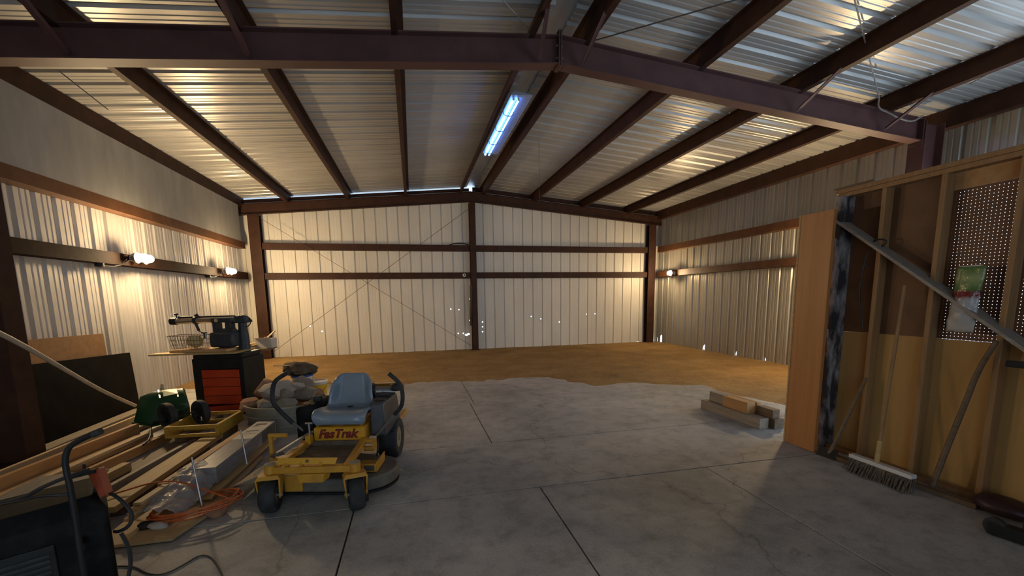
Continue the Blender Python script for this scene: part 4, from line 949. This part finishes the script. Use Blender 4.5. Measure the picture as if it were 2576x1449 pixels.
pail(-1.47, 6.78, 0.0, .155, .13, .375, 'bucket_yellow', 'bucket', 'yellow plastic bucket with white rim behind the tub', 'white_plastic', 'white_plastic')
pail(-1.72, 7.06, 0.0, .15, .13, .44, 'white_plastic', 'bucket', 'white bucket with blue lid behind the yellow bucket', 'blue_plastic')
m = MB().ball((0, 0, 0), 1, 12, .24, .16, .10)
for v in m.b.verts: v.co *= 1 + .35 * noise.noise(v.co * 12) + .2 * noise.noise(v.co * 30)
o = m.build('bark_slab', 'bark', None, True, loc=(-1.74, 7.05, .545), rot=(.1, .1, .2)); tag(o, 'rough dark slab of bark lying on the blue lidded bucket', 'bark')
for k, (a, b, lab) in enumerate((((-2.08, 6.96, .62), (-1.70, 7.0, .60), 'pale stick poking left from the bark on the bucket'), ((-1.62, 6.95, .655), (-1.45, 6.93, .59), 'pale splinter on top of the bark'))):
    o = MB().bar(a, b, .035, .014).build('wood_splinter', 'pine_pale', None, bevel=.003); tag(o, lab, 'stick')
o = block(-1.98, -1.70, 6.62, 6.80, 0, .36, 'weathered', 'wood_offcut', 'upright grey offcut between the rock tub and buckets', 'offcut', .2)
block(-2.12, -1.93, 6.52, 6.72, 0, .40, 'dark_wood', 'storage_box', 'dark box between the cabinet and the rock tub', 'box', .1)
block(-2.13, -1.92, 6.51, 6.73, .401, .425, 'white_card', 'paper_pad', 'pale pad of paper lying on the dark box by the cabinet', 'pad', .1)
block(-1.66, -1.44, 6.28, 6.44, 0, .33, 'rock_pale', 'stone_slab', 'pale upright slab right behind the rock tub', 'slab', .4)

# ------------------------------------------------------------------ black machine at the near left corner
r = thing('black_machine', 'dusty black wheeled machine box with bent pipe handle', 'machine', (-1.873, 2.409, 0), .56)
mi = (T(-1.873, 2.409, 0) @ rzm(.56)).inverted()
def L_(*pts): return [mi @ V(p) for p in pts]
m = MB().hull([(-.40, -.24, .05), (.29, -.24, .05), (-.40, .20, .05), (.29, .20, .05), (-.40, -.24, .57), (.29, -.24, .60), (-.40, .20, .58), (.29, .20, .60), (-.37, -.17, .635), (.25, -.17, .665), (-.37, .15, .635), (.25, .15, .66)])
m.build('casing', 'black_dusty', r, True, bevel=.02)
MB().box(-.34, .10, -.250, -.2405, .12, .50).build('front_grille', 'black_metal', r, bevel=.004)
m = MB()
for k in range(13): m.box(-.32, .08, -.256, -.2505, .14 + k * .026, .152 + k * .026)
m.build('grille_slats', 'rubber', r)
for x in (-.3, .23):
    for y in (-.1, .14): MB().lathe([(.02, -.02), (.05, -.018), (.05, .018), (.02, .02)], T(x, y, .05) @ ry(PI / 2), 16).build('wheel', 'rubber', r, True)
hp = MB().tube(L_((-1.545, 2.225, .08), (-1.545, 2.225, .45), (-1.541, 2.225, .763), (-1.553, 2.232, .873), (-1.55, 2.238, .922), (-1.532, 2.24, .96), (-1.499, 2.235, .982), (-1.444, 2.226, 1.008), (-1.40, 2.218, 1.024)), .012, 12, 1).build('handle_pipe', 'black_metal', r, True)
MB().tube(L_((-1.425, 2.223, 1.014), (-1.39, 2.217, 1.028)), .015, 10).build('handle_cap', 'rubber', hp, True)
for z in (.15, .48): MB().bar(*L_((-1.545, 2.23, z), (-1.60, 2.31, z)), .03, .03).build('handle_bracket', 'black_metal', hp)
MB().hull(L_((-1.608, 2.428, .775), (-1.548, 2.415, .785), (-1.60, 2.46, .775), (-1.54, 2.45, .785), (-1.586, 2.416, .735), (-1.518, 2.39, .66), (-1.545, 2.392, .645), (-1.51, 2.43, .66), (-1.545, 2.43, .645))).build('clamp_handle', 'red_plastic', r, True, bevel=.006)
MB().bar(*L_((-1.70, 2.445, .745), (-1.56, 2.42, .778)), .025, .018).build('clamp_jaw', 'black_metal', r)
MB().tube(L_((-1.618, 2.435, .76), (-1.618, 2.435, .811)), .007, 6).build('clamp_pin', 'black_metal', r)
MB().hull(L_((-1.60, 2.43, .655), (-1.54, 2.42, .655), (-1.60, 2.47, .655), (-1.55, 2.46, .655), (-1.57, 2.43, .74), (-1.57, 2.45, .74))).build('clamp_bracket', 'black_metal', r)
def cab_(pts, rad, lab, mat='cable', name='power_cable', cat='cable'):
    o = MB().tube(pts, rad, 7, 2).build(name, mat, None, True); tag(o, lab, cat); return o
cab_([(-2.1, 2.36, .69), (-1.904, 2.346, .69), (-1.791, 2.324, .71), (-1.717, 2.314, .755), (-1.62, 2.33, .79), (-1.56, 2.38, .80)], .009, 'black cable running from the left over the machine to the red clamp')
cab_([(-2.05, 2.33, .685), (-1.871, 2.336, .685), (-1.735, 2.312, .715), (-1.663, 2.296, .72), (-1.60, 2.33, .70)], .007, 'second black cable lying over the machine top')
cab_([(-1.58, 2.47, .66), (-1.506, 2.443, .625), (-1.448, 2.421, .565), (-1.432, 2.411, .513), (-1.458, 2.41, .468), (-1.508, 2.419, .446), (-1.53, 2.43, .447)], .009, 'black cable looping out of the right side of the machine')
cab_([(-1.498, 2.42, .436), (-1.47, 2.406, .385), (-1.456, 2.394, .325), (-1.46, 2.386, .25), (-1.50, 2.35, .10), (-1.52, 2.27, .011), (-1.6, 2.1, .011)], .009, 'black cable dropping from the loop down to the floor')
cab_([(-1.88, 2.89, .006), (-1.79, 2.873, .006), (-1.715, 2.847, .006), (-1.60, 2.746, .006), (-1.50, 2.71, .006), (-1.43, 2.80, .006), (-1.39, 2.885, .006), (-1.32, 2.86, .006), (-1.243, 2.758, .006), (-1.159, 2.625, .006), (-1.1, 2.5, .006)], .0045, 'thin dark cord lying on the concrete beside the machine')
block(-2.55, -2.28, 2.75, 3.35, 0, .42, 'weathered', 'wooden_crate', 'weathered wooden crate behind the black machine', 'crate', .05)
block(-2.50, -2.12, 3.0, 3.42, .421, .44, 'weathered', 'board_offcut', 'grey board with a ring stain lying on the weathered crate', 'board', .1)
#@@END@@
# ------------------------------------------------------------------ camera, daylight, view
cam = bpy.data.cameras.new('camera'); co = bpy.data.objects.new('camera', cam); COL.objects.link(co)
cam.sensor_fit = 'HORIZONTAL'; cam.sensor_width = 36; cam.lens = 1070.86 / 2576 * 36
cam.shift_y = (893.19 - 724.5) / 2576; cam.clip_start = .05; cam.clip_end = 200
R3 = V((.97412696, -.22551169, -.01487063)); U3 = V((.04521425, .12999462, .99048325)); W3 = V((.22143245, .96552881, -.13682761))
mm = Matrix((R3, U3, -W3)).transposed().to_4x4(); mm.translation = (0, 0, 1.6)
co.matrix_world = mm
S.camera = co
w = bpy.data.worlds.new('daylight'); S.world = w; w.use_nodes = True
bg = w.node_tree.nodes['Background']; bg.inputs[0].default_value = (.62, .80, 1.0, 1); bg.inputs[1].default_value = 1.7
for loc, rot, sx, sy in ((((OX0 + OX1) / 2, YB, OZ / 2), (-PI / 2, 0, 0), OX1 - OX0, OZ), (((PX0 + PX1) / 2, YB, PZ / 2), (-PI / 2, 0, 0), PX1 - PX0, PZ), ((XR, (DY0 + DY1) / 2, DZ / 2), (0, PI / 2, 0), DZ, DY1 - DY0)):
    pl = bpy.data.lights.new('doorway_daylight', 'AREA'); pl.shape = 'RECTANGLE'; pl.size = sx; pl.size_y = sy; pl.cycles.is_portal = True
    po = bpy.data.objects.new('doorway_daylight', pl); COL.objects.link(po); po.location = loc; po.rotation_euler = rot
S.view_settings.view_transform = 'Standard'; S.view_settings.look = 'None'; S.view_settings.gamma = 1; S.view_settings.exposure = .85
S.view_settings.use_curve_mapping = False
